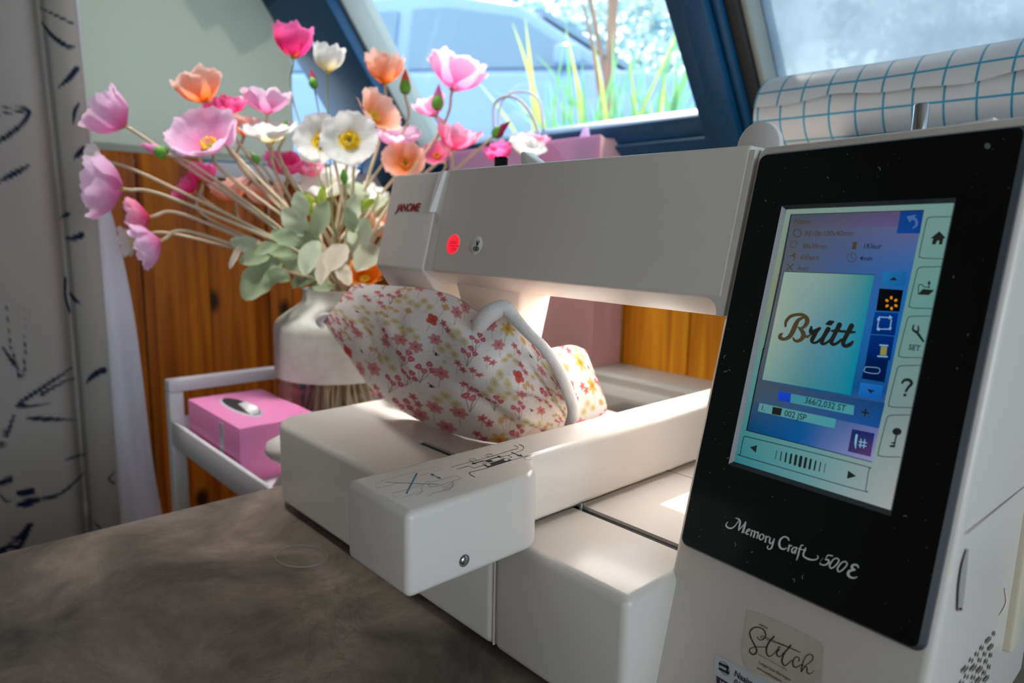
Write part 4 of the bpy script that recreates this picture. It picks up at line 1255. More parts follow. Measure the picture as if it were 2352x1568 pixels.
def interp_net(net, nu, nv):
    """Catmull-Rom surface through a control net [rows][cols][3]"""
    a = np.array(net, float)

    def along(arr, m):
        k = arr.shape[0]
        p = np.concatenate([2 * arr[:1] - arr[1:2], arr, 2 * arr[-1:] - arr[-2:-1]])
        x = np.linspace(0, k - 1, m); i = np.minimum(x.astype(int), k - 2); t = (x - i).reshape(-1, *([1] * (arr.ndim - 1)))
        p0, p1, p2, p3 = p[i], p[i + 1], p[i + 2], p[i + 3]
        return .5 * (2 * p1 + (-p0 + p2) * t + (2 * p0 - 5 * p1 + 4 * p2 - p3) * t ** 2 + (-p0 + 3 * p1 - 3 * p2 + p3) * t ** 3)
    a = along(a, nv)
    return np.swapaxes(along(np.swapaxes(a, 0, 1), nu), 0, 1)


ct_ = [(815, 649), (888, 655), (965, 661), (1040, 680), (1102, 716), (1172, 722), (1240, 792), (1300, 880), (1318, 925)]
cb_ = [(742, 738), (797, 815), (858, 897), (955, 962), (1075, 1006), (1180, 1019), (1240, 1004), (1285, 990), (1306, 980)]
yt_ = [.372, .350, .338, .334, .334, .338, .345, .360, .372]
ybm = [.372, .358, .352]
net = []
cols_ = []
for i in range(9):
    yb = ybm[i] if i < 3 else onZ(*cb_[i], .0856)[1]
    colm = []
    bul = [.004, .026, .040, .044, .042, .036, .028, .016, .006][i]
    for j in range(6):
        t = j / 5
        px_ = ct_[i][0] * (1 - t) + cb_[i][0] * t
        py_ = ct_[i][1] * (1 - t) + cb_[i][1] * t
        y_ = yt_[i] * (1 - t) + yb * t - bul * math.sin(math.pi * t) ** .8
        colm.append(onY(px_, py_, y_))
    cols_.append(colm)
net = [[cols_[i][j] for i in range(9)] for j in range(6)]
S = interp_net(net, NU, NV)
# creases
uu, vv = np.meshgrid(np.linspace(0, 1, NU), np.linspace(0, 1, NV))
Nn = np.cross(np.gradient(S, axis=1), np.gradient(S, axis=0)); Nn /= (np.linalg.norm(Nn, axis=2)[..., None] + 1e-12)
if Nn[NV // 2, NU // 2, 1] > 0: Nn = -Nn


def crease(a, b, w, dpt):
    """soft fold along a segment in (u,v)"""
    a, b = np.array(a), np.array(b)
    d = b - a
    t = np.clip(((uu - a[0]) * d[0] + (vv - a[1]) * d[1]) / (d @ d), 0, 1)
    asp = 1.9
    dist = np.hypot((uu - a[0] - t * d[0]) * asp, vv - a[1] - t * d[1])
    return dpt * np.exp(-(dist / w) ** 2) * np.sin(np.pi * (t * .8 + .1))


mask = (np.sin(np.pi * uu) ** .35) * (np.sin(np.pi * vv) ** .45)
disp = (crease((.50, .62), (.72, .18), .07, -.0075) + crease((.46, .60), (.66, .95), .06, -.0060) + crease((.56, .56), (.92, .50), .05, .0055) + crease((.15, .35), (.40, .80), .07, .0045)
        + crease((.10, .55), (.30, .95), .05, -.0045) + crease((.30, .15), (.52, .30), .06, .0035) + crease((.70, .30), (.92, .75), .06, -.0050) + crease((.62, .75), (.82, .92), .05, .0045)
        + crease((.04, .2), (.16, .9), .04, -.0035) + crease((.2, .2), (.3, .7), .04, -.003) + .0012 * np.sin(9 * uu + 6 * vv) + .0008 * np.sin(23 * uu - 14 * vv + 2))
S = S + Nn * (disp * mask * .80)[..., None]
img = paint_floral(NU, NV, 16.0, 8.6, 5)
gm = thing('floral_garment', 'white garment with a small meadow-flower print bunched on the machine bed', 'garment', (float(S[..., 0].mean()), .37, BT))
mk('printed_front', S.reshape(-1, 3), [f[::-1] for f in grid_faces(NU, NV)], MAT['floral_print'], gm, smooth=180, colors=img.reshape(-1, 3))
# plain back layer closing the bunch behind
netb = [[np.array(cols_[i][j]) + np.array([0, 1, 0]) * ([.010, .045, .060, .065, .060, .045, .022, .008, .003][i] * math.sin(math.pi * j / 5)) + np.array([0, 0.0012, 0]) for i in range(9)] for j in range(6)]
Sb = interp_net(netb, 60, 40)
Sb[..., 2] = np.maximum(Sb[..., 2], BT + .0006)
mk('back_layer', Sb.reshape(-1, 3), grid_faces(60, 40), MAT['lining_pink'], gm, smooth=180)
# trailing piece beyond the bound edge
tnet = []
tl_ = [[(1262, 800), (1312, 792), (1346, 803)], [(1290, 850), (1335, 840), (1364, 850)], [(1305, 900), (1350, 885), (1380, 890)], [(1300, 945), (1350, 930), (1393, 928)], [(1300, 985), (1352, 968), (1392, 948)]]
for r_i, rw in enumerate(tl_):
    t = r_i / 4
    yb = [onZ(*tl_[4][k], .0858)[1] for k in range(3)]
    tnet.append([onY(*rw[k], [.405, .430, .447][k] * (1 - t) + yb[k] * t - .006 * math.sin(math.pi * t)) for k in range(3)])
T_ = interp_net(tnet, 130, 150)
mk('printed_tail', T_.reshape(-1, 3), [f[::-1] for f in grid_faces(130, 150)], MAT['floral_print'], gm, smooth=180, colors=paint_floral(130, 150, 3.2, 4.2, 12, (.84, .79, .77)).reshape(-1, 3))
bp_ = [(1097, 775, .326), (1104, 744, .322), (1128, 719, .324), (1160, 708, .330), (1182, 730, .332), (1214, 765, .334), (1250, 800, .340), (1284, 850, .350), (1307, 905, .362), (1317, 945, .368), (1306, 981, .368)]
mk('towelling_edge', *tube([onY(a, b, y_) for a, b, y_ in bp_], [.0048, .0065, .0066, .0062, .0046, .0040, .0040, .0042, .0045, .0046, .0036], 14, 8), MAT['towel_white'], gm, smooth=180)
mk('towelling_edge', *tube([onY(741, 752, .371), onY(733, 738, .371), onY(742, 728, .371), onY(756, 722, .370)], [.0025, .0045, .0050, .002], 10, 6), MAT['towel_white'], gm, smooth=180)
mk('towelling_edge', *tube([onZ(1187, 1014, .088), onZ(1240, 1001, .088), onZ(1300, 984, .088)], [.0025, .0022, .0018], 10, 6), MAT['towel_white'], gm, smooth=180)

# ================================================================== TROLLEY AND WHAT STANDS ON IT
tx0, tx1, ty0, ty1 = -1.052, -.690, .288, .700
tzr, tzf = -.0105, -.040
tr_ = thing('serving_trolley', 'narrow white metal trolley with a rail handle, beside the table', 'trolley', (-.87, .49, FLOOR))
TW = MAT['trolley_white']
mk('tray_floor', *box(tx0 + .004, tx1 - .004, ty0 + .004, ty1 - .004, tzf - .006, tzf), TW, tr_)
for nm, b in (('tray_rim', box(tx0, tx1, ty0, ty0 + .006, tzf - .008, tzr, .002)), ('tray_rim', box(tx0, tx1, ty1 - .006, ty1, tzf - .008, tzr, .002)), ('tray_rim', box(tx0, tx0 + .006, ty0 + .0062, ty1 - .0062, tzf - .008, tzr, .002)), ('tray_rim', box(tx1 - .006, tx1, ty0 + .0062, ty1 - .0062, tzf - .008, tzr, .002))):
    mk(nm, *b, TW, tr_, smooth=40)
for lx in (tx0, tx1 - .020):
    for ly in (ty0 + .0, ty1 - .020):
        mk('leg', *box(lx - .0005, lx + .0195, ly - .0006, ly + .0195, FLOOR, tzf - .002 if lx > -1 else .0300, .002), TW, tr_, smooth=40)
mk('handle', *box(tx0 - .0005, tx0 + .0195, ty0 - .0006, ty1, .0305, .0485, .002), TW, tr_, smooth=40)
mk('lower_shelf', *box(tx0 + .002, tx1 - .002, ty0 + .002, ty1 - .002, -.62, -.61), TW, tr_)
# tissue box
bx0, bx1, by0, by1, bz1 = -.985, -.800, .298, .402, .0300
tbx = thing('tissue_box', 'bright pink tissue box with an oval opening on the trolley', 'tissue box', (-.89, .35, tzf))
tbo = mk('box_body', *box(bx0, bx1, by0, by1, tzf + .0003, bz1, .0015, 2), MAT['tissue_pink'], tbx, smooth=40)
oc = onZ(553, 934, bz1)
ell = lambda a, b, k=36: [(oc[0] + a * math.cos(t), oc[1] + b * math.sin(t)) for t in np.linspace(0, 2 * math.pi, k, endpoint=False)]
e0, e1 = ell(.062, .0165), ell(.057, .0135)
V = [(x, y, bz1 + .0002) for x, y in e0] + [(x, y, bz1 + .0012) for x, y in e1]
mk('opening_rim', V, [(i, (i + 1) % 36, 36 + (i + 1) % 36, 36 + i) for i in range(36)], MAT['tissue_silver'], tbx)
mk('opening', [(x, y, bz1 + .0005) for x, y in e1], [list(range(36))], MAT['black_matt'], tbx)
mk('tissue', *join([([(oc[0] + x, oc[1] + y, bz1 + z) for x, y, z in ((-.015, .002, .0008), (.05, -.006, .0008), (.052, .004, .002), (.03, .010, .006), (-.01, .011, .004), (.02, .002, .008))], [(0, 1, 5), (1, 2, 5), (2, 3, 5), (3, 4, 5), (4, 0, 5)])]), MAT['tissue_paper'], tbx, smooth=60)
mk('silver_label', *box(-.865, -.853, by0 - .0006, by0 + .0002, tzf + .012, bz1 - .006), MAT['tissue_silver'], tbx)
# turned ornament at the front of the tray
oc2 = onY(672, 1080, .322)
tag(mk('ceramic_ornament', *lathe([(.001, .0), (.034, .001), (.033, .006), (.026, .018), (.017, .032), (.0135, .040), (.016, .047), (.027, .055), (.032, .062), (.030, .070), (.018, .077), (.001, .079)], (oc2[0], .325, tzf + .0005), 32), MAT['ceramic'], smooth=180), 'white waisted ceramic ornament at the front of the trolley', 'ornament')
# checked pouch behind the vase
pch = mk('checked_pouch', *hexa([(-1.042, .470, tzf + .0005), (-1.000, .470, tzf + .0005), (-1.000, .685, tzf + .0005), (-1.042, .685, tzf + .0005), (-1.040, .475, .066), (-1.012, .475, .066), (-1.012, .68, .060), (-1.040, .68, .060)], .008), MAT['checked'], smooth=60)
tag(pch, 'pink and navy checked fabric pouch tucked behind the vase', 'pouch')
# vase
vc = onY(781, 900, .49)
VX, VY = float(vc[0]), .49
kz = lambda py: onY(781, py, .49)[2]
vr = .0915
va = thing('flower_vase', 'tall bottle vase, greige painted above and clear glass below', 'vase', (VX, VY, tzf))
zmouth, zshould, zpaint = kz(664), kz(752), kz(853)
prof = [(vr, zpaint), (vr, zshould)]
for k in range(1, 9):
    a = k / 8
    prof.append((vr - (vr - .0505) * (1 - math.cos(a * math.pi)) / 2, zshould + (zmouth - .012 - zshould) * (a ** .85)))
prof += [(.0500, zmouth - .004), (.0505, zmouth), (.0470, zmouth), (.0465, zmouth - .012), (vr - .012, zshould - .01), (vr - .006, zpaint)]
mk('painted_body', *lathe(prof, (VX, VY, 0), 64, cap=False), MAT['vase_paint'], va, smooth=60)
mk('glass_base', *lathe([(.001, tzf + .0005), (vr - .012, tzf + .0005), (vr - .003, tzf + .008), (vr - .0012, zpaint + .001)], (VX, VY, 0), 64, cap=False), MAT['glass'], va, smooth=60)

# ================================================================== FLOWERS
MOUTH = np.array([VX, VY, zmouth])
VD = float(((MOUTH - CAM) @ R)[2])
HP = dict(out=lin(253, 135, 195), mid=lin(248, 80, 160), ctr=lin(225, 40, 110))
LI = dict(out=lin(248, 220, 242), mid=lin(243, 190, 226), ctr=lin(235, 120, 185))
PE = dict(out=lin(255, 220, 204), mid=lin(253, 186, 150), ctr=lin(248, 135, 30))
WH = dict(out=lin(245, 246, 244), mid=lin(238, 240, 236), ctr=lin(225, 215, 140))
WY = dict(out=lin(248, 248, 246), mid=lin(240, 242, 238), ctr=lin(238, 205, 20), ext=.24, soft=.10)
PI = dict(out=lin(252, 190, 215), mid=lin(246, 140, 180), ctr=lin(235, 80, 130))
frnd = random.Random(77)


def petal_mesh(base, axis, side, rad, openness, w, pal, ruffle, seed, curl):
    """one crinkled petal: opens from the axis toward 'side'"""
    rr = random.Random(seed)
    third = np.cross(axis, side)
    nu, nv = 27, 10
    ph = [rr.uniform(0, 6.28) for _ in range(4)]
    v, c = [], []
    for j in range(nv):
        t = j / (nv - 1)
        width = w * (.35 + .65 * math.sin(min(1, t * 1.3) * math.pi / 2))
        ang = math.radians(8 + (78 * openness) * (1 - math.exp(-2.6 * t)) / (1 - math.exp(-2.6)) + curl * t * t)
        # arc length integration of the profile
        s = t * rad
        h_ = sum(math.cos(math.radians(78 * (1 - .55 * k / 8) * openness + 10 + curl * (k / 8) ** 2)) for k in range(max(1, int(t * 8)))) * rad / 8 if t > 0 else 0
        h_ = s * math.cos(math.radians(10 + 62 * openness + curl * t * .5)) + rad * .18 * t * t * (1 - openness)
        ro = s * math.sin(math.radians(10 + 62 * openness + curl * t * .5)) + rad * .26 * math.sin(math.pi * min(1, t * 1.1)) * (1 - .6 * openness)
        for i in range(nu):
            a = (i / (nu - 1) - .5) * 2
            th = a * width
            rf = ruffle * rad * t * t * (math.sin(7 * a + ph[0]) * .5 + math.sin(13 * a + ph[1]) * .35)
            rim = rad * .045 * t ** 3 * math.sin(9 * a + ph[2]) + rad * .016 * t ** 4 * math.sin(31 * a + ph[3])
            rf += rad * .034 * t * math.sin(22 * a + ph[3] + 1.5 * math.sin(5 * t + ph[1]))
            rr2 = ro + rf * .5
            dirv = side * math.cos(th) + third * math.sin(th)
            p = base + dirv * rr2 + axis * (h_ * (1 - .26 * abs(a) ** 3 * t) + rim + rf * .5)
            v.append(p)
            k1 = min(1, max(0, (t - pal.get('ext', .12)) / pal.get('soft', .40)))
            cc = np.array(pal['ctr']) * (1 - k1) + np.array(pal['mid']) * k1
            k2 = min(1, max(0, (t - .45) / .55))
            c.append(cc * (1 - k2) + np.array(pal['out']) * k2)
    return v, grid_faces(nu, nv), c


def stem_path(p, axis, seed, target=None):
    rr = random.Random(seed)
    m = MOUTH + np.array([rr.uniform(-.026, .026), rr.uniform(-.026, .026), -.002])
    f = np.array([VX + rr.uniform(-.055, .055), VY + rr.uniform(-.055, .055), tzf + .006])
    L_ = np.linalg.norm(p - m)
    a = p - axis * L_ * .16
    b = m + np.array([(a - m)[0] * .30, (a - m)[1] * .30, (a - m)[2] * .42])
    return [p, a, b, m, (m + f) / 2 + np.array([0, 0, .0]), f]


def poppy(px, py, wpx, pal, face, openness, label, dz=0.0, npet=5, ctr='stamen_yellow', ruffle=.09, stem='stem_straw', curl=0, group=None, seed=None):
    seed = seed if seed is not None else int(px * 7 + py)
    rr = random.Random(seed)
    depth = VD + dz
    c = atD(px, py, depth)
    size = wpx * 1.16 / F_PX * depth
    axis = camvec(*face)
    rad = size * (.80 - .30 * openness)
    base = c - axis * rad * (.42 if openness < .7 else .18)
    path = stem_path(base, axis, seed)
    root = thing('poppy', label, 'flower', tuple(path[-1]), group or 'artificial poppies in the vase')
    mk('stem', *tube(path, [.0024, .0024, .0026, .0026, .0026, .0026] if stem == 'stem_straw' else .0013, 7, 7), MAT[stem], root, smooth=180)
    t = np.array([0.3, 0.5, 0.81]); s0 = np.cross(axis, t); s0 /= np.linalg.norm(s0); s1 = np.cross(axis, s0)
    a0 = rr.uniform(0, 6.28)
    for k in range(npet):
        a = a0 + 2 * math.pi * k / npet
        side = s0 * math.cos(a) + s1 * math.sin(a)
        v, f, c_ = petal_mesh(base + axis * (.002 if k % 2 else 0), axis, side, rad * rr.uniform(.92, 1.08), min(1.0, openness * rr.uniform(.88, 1.1)), 1.14, pal, ruffle, seed * 13 + k, curl + rr.uniform(-8, 8))
        mk('petal', v, f, MAT['petal'], root, smooth=180, colors=c_)
    # centre
    parts_ = []
    for k in range(14):
        a = 2 * math.pi * k / 14 + rr.uniform(-.1, .1)
        side = s0 * math.cos(a) + s1 * math.sin(a)
        tip = base + axis * rad * .26 + side * rad * rr.uniform(.14, .24)
        parts_.append(tube([base + side * rad * .03, base + axis * rad * .15 + side * rad * .10, tip], [.0006, .0007, .0018], 5, 3))
    mk('stamens', *join(parts_), MAT[ctr], root, smooth=180)
    mk('pistil', *lathe([(rad * .02, 0), (rad * .08, rad * .05), (rad * .085, rad * .14), (rad * .03, rad * .19)], base, 12, axis), MAT['pistil'], root, smooth=180)
    return root


def bud(px, py, L, face, pal, label, dz=0.0, green=.5, stem='stem_straw'):
    seed = int(px * 3 + py * 5)
    depth = VD + dz
    axis = camvec(*face)
    size = L / F_PX * depth
    c = atD(px, py, depth)
    base = c - axis * size * .5
    path = stem_path(base, axis, seed)
    root = thing('poppy_bud', label, 'flower bud', tuple(path[-1]), 'poppy buds in the vase')
    mk('stem', *tube(path, .0022 if stem == 'stem_straw' else .0012, 7, 7), MAT[stem], root, smooth=180)
    rb_ = size * .24
    pr = [(rb_ * .3, .06 * size), (rb_ * .85, .18 * size), (rb_ * .92, .35 * size), (rb_ * .60, .65 * size), (rb_ * .22, .9 * size), (.0004, size)]
    v, f = lathe(pr, base, 14, axis)
    cols = [pal['mid']] * len(v)
    mk('furled_petals', v, f, MAT['petal'], root, smooth=180, colors=cols)
    s0 = np.cross(axis, [0.3, .5, .81]); s0 /= np.linalg.norm(s0); s1 = np.cross(axis, s0)
    for k in range(2):
        V, Fq = [], []
        for j in range(7):
            t = j / 6
            r_ = rb_ * (1.12 * math.sin(math.pi * min(1, .18 + t * .62)))
            for i in range(7):
                a = math.pi * k + (i / 6 - .5) * 2.6 * (1 - t ** 2 * .85)
                V.append(base + axis * size * green * t * 1.1 + (s0 * math.cos(a) + s1 * math.sin(a)) * r_)
        mk('sepal', V, grid_faces(7, 7), MAT['sepal_green'], root, smooth=180)
    return root


P = poppy
P(674, 105, 96, HP, (.05, 1, .12), .42, 'hot pink poppy, the topmost flower of the bouquet', 0.02, 4, stem='stem_green')
P(754, 140, 88, WH, (.05, 1, .10), .46, 'white cup-shaped poppy just right of the topmost hot pink one', 0.00, 4, stem='stem_green')
P(884, 166, 92, PE, (.02, 1, .10), .46, 'peach poppy held up against the slanting navy window post', 0.04, 5, 'stamen_orange')
P(1048, 175, 124, LI, (.28, .95, .10), .62, 'lilac poppy, the rightmost of the tall flowers, tipped to the right', 0.05, 5)
P(462, 210, 96, PE, (-.35, .92, .15), .50, 'peach poppy against the grey blind, highest on the left', -.02, 5, 'stamen_orange')
P(258, 268, 118, LI, (-.80, .55, .25), .55, 'lilac poppy tilted left, at the far upper left by the curtain', -.08, 5)
P(492, 262, 66, HP, (-.35, .55, .70), .50, 'small magenta poppy under the upper left peach poppy', -.03, 4)
P(534, 244, 62, HP, (.25, .85, .35), .50, 'small hot pink poppy touching the magenta one', 0.0, 4)
P(614, 252, 98, LI, (.02, .98, .12), .72, 'pale pink flat-topped poppy in front of the blind edge', 0.03, 5)
P(480, 332, 134, LI, (-.05, .52, .85), .70, 'large lilac poppy facing the viewer, left of centre', -.06, 5)
P(425, 318, 78, PE, (-.3, .6, .5), .55, 'pale peach poppy half hidden behind the large lilac one', 0.04, 5, 'stamen_orange')
P(562, 292, 70, PE, (.2, .9, .25), .48, 'peach poppy with an orange heart behind the white ones', 0.05, 5, 'stamen_orange')
P(622, 318, 112, WH, (.0, .85, .35), .75, 'white ruffled poppy left of the two yellow-eyed ones', 0.01, 5)
P(736, 322, 100, WY, (-.15, .15, 1), .90, 'white poppy with a yellow eye, left of its twin', -.05, 5, ruffle=.06)
P(802, 320, 112, WY, (.08, .10, 1), .92, 'white poppy with a yellow eye, right of its twin', -.07, 5, ruffle=.06)
P(858, 268, 104, PE, (.70, .45, .45), .72, 'salmon poppy opening to the right with a yellow heart', -.02, 4)
P(912, 330, 96, LI, (.1, .85, .4), .70, 'pale lilac poppy low in front of the navy post', 0.06, 5)
P(930, 374, 88, PE, (.1, .25, 1), .85, 'peach poppy with an orange eye just above the machine head', 0.04, 5, 'stamen_orange')
P(992, 248, 74, LI, (-.35, .85, .3), .55, 'small pale lilac poppy below the tipped lilac one', 0.08, 5)
P(1048, 318, 98, PI, (.30, .88, .25), .60, 'rose pink poppy seen from the side above the machine arm', 0.05, 5)
P(1004, 358, 58, PI, (-.1, .35, .9), .75, 'small pink poppy with an orange eye close to the machine arm', 0.05, 5, 'stamen_orange')
P(1146, 356, 62, HP, (-.1, .8, .5), .55, 'hot pink poppy peeping over the machine arm', 0.12, 5)
P(1206, 352, 78, WH, (.25, .75, .5), .70, 'white poppy with an orange heart peeping over the machine arm', 0.14, 5, 'stamen_orange')
P(1222, 336, 74, PI, (.1, .9, .2), .70, 'pale pink poppy in front of the paper bag', 0.20, 5)
P(658, 380, 84, HP, (.1, .7, .5), .60, 'hot pink poppy low in the middle of the bouquet', 0.06, 5)
P(712, 392, 64, PI, (.0, .8, .4), .60, 'pink poppy low behind the yellow-eyed white ones', 0.08, 5)
P(466, 402, 66, HP, (.1, .9, .2), .48, 'hot pink poppy hanging below the large lilac one', 0.05, 4)
P(432, 432, 70, HP, (-.7, .5, .3), .55, 'magenta poppy lying low on the left against the panelling', 0.07, 4)
P(530, 440, 84, PE, (-.2, .8, .4), .60, 'peach poppy low on the left with an orange base', 0.07, 5, 'stamen_orange')
P(612, 452, 82, PE, (.0, .8, .5), .60, 'peach poppy low between the straw stems', 0.08, 5, 'stamen_orange')
P(762, 440, 122, WH, (-.1, .75, .5), .70, 'bright white poppy low in the bouquet above the leaves', 0.06, 5)
P(858, 452, 66, WH, (.5, .7, .3), .60, 'small white poppy beside the machine head', 0.07, 5)
P(268, 432, 132, LI, (-.95, .12, .30), .72, 'large lilac poppy facing left, at the far left by the curtain', -.10, 5)
P(318, 500, 88, PI, (-.85, -.15, .40), .62, 'pink poppy squeezed between the two lilac ones on the left', -.06, 5)
P(340, 562, 102, LI, (-.80, -.35, .35), .62, 'lilac poppy drooping lowest on the left', -.08, 5)
P(304, 552, 62, WH, (-.9, -.2, .2), .72, 'white poppy behind the lowest lilac one on the left', -.02, 4)
P(218, 362, 56, WH, (-.9, .3, .2), .60, 'small white poppy in front of the curtain edge', -.06, 4)
P(838, 634, 74, dict(out=lin(255, 170, 90), mid=lin(250, 140, 40), ctr=lin(235, 100, 10)), (.1, .6, .8), .60, 'orange poppy at the vase mouth beside the machine head', -.03, 5)
P(878, 520, 92, PE, (.5, .6, .3), .60, 'peach poppy half hidden behind the machine head', 0.05, 5, 'stamen_orange')
bud(718, 180, 44, (-.15, 1, .1), dict(mid=lin(190, 80, 120)), 'dusky pink bud under the white cup-shaped poppy', .01, stem='stem_green')
bud(931, 186, 56, (.03, 1, .1), dict(mid=lin(205, 110, 85)), 'peach bud with a green base beside the tall peach poppy', .05)
bud(1006, 222, 58, (.08, 1, .1), dict(mid=lin(210, 120, 165)), 'mauve bud below the tipped lilac poppy', .05, stem='stem_green')
bud(1152, 296, 52, (.75, .6, .2), dict(mid=lin(180, 75, 110)), 'mauve bud pointing right above the machine arm', .05)
bud(352, 342, 62, (-.95, .40, .2), dict(mid=lin(232, 160, 205)), 'large pink bud in a bright green sepal, pointing left', -.08, .42)
bud(656, 294, 30, (.2, .9, .3), dict(mid=lin(120, 170, 30)), 'round green bud above the white ruffled poppy', .0, .95)
bud(582, 358, 36, (-.3, .5, .6), dict(mid=lin(200, 220, 190)), 'green and white bud below the white ruffled poppy', -.02, .6)
bud(790, 405, 34, (.0, .9, .3), dict(mid=lin(150, 200, 60)), 'pale green bud under the yellow-eyed white poppies', .0, .9)


# soft grey-green leaves
def leaf(px, py, L, wd_, ang, tilt, colr, root, dz, seed):
    depth = VD + dz
    c = atD(px, py, depth)
    s = L / F_PX * depth
    a = math.radians(ang)
    ax_ = camvec(math.cos(a), math.sin(a), tilt)
    nrm = camvec(.1 * math.sin(seed), .35, 1)
    nrm = nrm - (nrm @ ax_) * ax_; nrm /= np.linalg.norm(nrm)
    sd = np.cross(ax_, nrm)
    nu, nv = 9, 13
    V, C_ = [], []
    rr = random.Random(seed)
    p0, p1 = rr.uniform(0, 6), rr.uniform(0, 6)
    for j in range(nv):
        t = j / (nv - 1)
        w = wd_ / F_PX * depth * .5 * (math.sin(math.pi * min(1, t * .92 + .06)) ** .65) * (1 + .05 * math.sin(22 * t + p0))
        for i in range(nu):
            b = (i / (nu - 1) - .5) * 2
            V.append(c + ax_ * s * (t - .5) + sd * w * b + nrm * (s * (-.12 * (t - .5) ** 2 * 2 + .05 * b * b + .02 * math.sin(9 * t + 3 * b + p1))))
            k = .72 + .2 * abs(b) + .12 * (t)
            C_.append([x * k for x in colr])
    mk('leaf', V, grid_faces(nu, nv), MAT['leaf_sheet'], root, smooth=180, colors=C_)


GL = lin(205, 218, 190); GD = lin(168, 186, 150); GB = lin(232, 224, 202); GY = lin(190, 215, 90)


def sprig(px, py, label, leaves, dz=0.0):
    seed = int(px + py * 3)
    depth = VD + dz
    tip = atD(px, py, depth)
    ax_ = tip - MOUTH; ax_ = ax_ / np.linalg.norm(ax_)
    path = stem_path(tip, ax_, seed)
    root = thing('leaf_sprig', label, 'leaf sprig', tuple(path[-1]), 'soft grey-green leaf sprigs in the vase')
    mk('stem', *tube(path, .0022, 7, 6), MAT['stem_straw'], root, smooth=180)
    for k, (x, y, L, w, a, t, c) in enumerate(leaves):
        leaf(x, y, L, w, a, t, c, root, dz - .01 * k, seed + k)


sprig(650, 618, 'leaf sprig with one big toothed leaf hanging left below the stems', [(598, 640, 118, 82, 232, .2, GD), (640, 632, 60, 36, -20, .1, GD)], -.06)
sprig(588, 560, 'leaf sprig reaching left with pale upper leaves', [(566, 562, 74, 40, 165, .2, GL), (585, 590, 70, 46, 200, .3, GD), (540, 590, 60, 16, 250, .2, GB), (610, 570, 60, 34, 10, .2, GD)], -.05)
sprig(712, 520, 'leaf sprig standing upright left of the vase centre', [(700, 548, 92, 70, 110, .2, GD), (676, 508, 74, 54, 130, .3, GL), (738, 500, 84, 48, 70, .1, GD), (690, 470, 60, 40, 100, .2, GL), (655, 545, 66, 44, 160, .2, GD)], -.03)
sprig(735, 590, 'leaf sprig with pale broad leaves over the vase mouth', [(712, 590, 92, 54, 260, .4, GL), (745, 612, 90, 40, 262, .4, GB), (772, 590, 80, 56, 250, .5, GB), (790, 628, 66, 36, 300, .4, GB)], -.08)
sprig(830, 520, 'leaf sprig with the palest leaves close to the machine head', [(824, 542, 92, 64, 60, .3, GL), (842, 590, 84, 60, 240, .5, GL), (812, 480, 70, 40, 80, .2, GL), (806, 505, 60, 34, 110, .2, GD)], -.05)
sprig(722, 468, 'leaf sprig with yellow-green young leaves in the bouquet centre', [(712, 470, 50, 30, 100, .2, GY), (690, 462, 46, 28, 60, .2, GY), (740, 452, 50, 24, 80, .1, GY), (820, 462, 54, 30, 40, .2, GL), (840, 470, 50, 26, 20, .2, GY)], .0)
sprig(690, 640, 'leaf sprig lying low across the vase rim', [(700, 640, 80, 40, 20, .3, GD), (740, 655, 60, 34, -10, .3, GD), (670, 600, 70, 40, 150, .2, GD), (640, 575, 60, 36, 170, .2, GD)], -.02)
sprig(870, 440, 'leaf sprig with one pale leaf beside the arm', [(862, 470, 70, 34, 30, .2, GL), (820, 440, 64, 40, 140, .2, GL)], .02)

# ================================================================== PAPER BAG, ROLL, SUPPORT
bgx0, bgx1 = onY(1030, 385, .905)[0], onY(1372, 500, .905)[0]
bzt = onY(1370, 310, .905)[2]
pb = thing('paper_bag', 'pink paper carrier bag with rope handles standing on the ledge', 'bag', ((bgx0 + bgx1) / 2, .945, .0358))
bgf, bgb = .905, .984
mk('bag_front', *box(bgx0, bgx1, bgf, bgf + .0015, .0360, bzt), MAT['bag_paper'], pb)
mk('bag_back', *box(bgx0, bgx1, bgb - .0015, bgb, .0360, bzt), MAT['bag_paper'], pb)
for xx in (bgx0, bgx1):
    sg = 1 if xx == bgx0 else -1
    mk('bag_side', [(xx, bgf + .001, .036), (xx + sg * .0, (bgf + bgb) / 2, .036), (xx, bgb - .001, .036), (xx, bgb - .001, bzt), (xx + sg * .022, (bgf + bgb) / 2, bzt), (xx, bgf + .001, bzt)], [(0, 1, 4, 5), (1, 2, 3, 4)], MAT['bag_paper'], pb)
mk('bag_bottom', *box(bgx0 + .001, bgx1 - .001, bgf + .002, bgb - .002, .0359, .0375), MAT['bag_paper'], pb)
mk('lilac_lit_rim', *box(bgx0 + .002, bgx1 - .001, bgf - .0012, bgf - .0002, bzt - .045, bzt - .0005), MAT['bag_lilac'], pb)  # lilac band: daylight through the bag top put into the colour
mk('rope_handle', *tube([onY(1138, 330, .903), onY(1134, 280, .903), onY(1136, 240, .905), onY(1160, 222, .905), onY(1190, 228, .905), onY(1220, 262, .903), onY(1238, 310, .903), onY(1240, 335, .903)], .0026, 8, 6), MAT['rope'], pb, smooth=180)
mk('rope_handle', *tube([onY(1146, 320, .968), onY(1148, 250, .968), onY(1170, 216, .968), onY(1212, 212, .968), onY(1238, 232, .968), onY(1246, 275, .968), onY(1250, 320, .968)], .0026, 8, 6), MAT['rope'], pb, smooth=180)
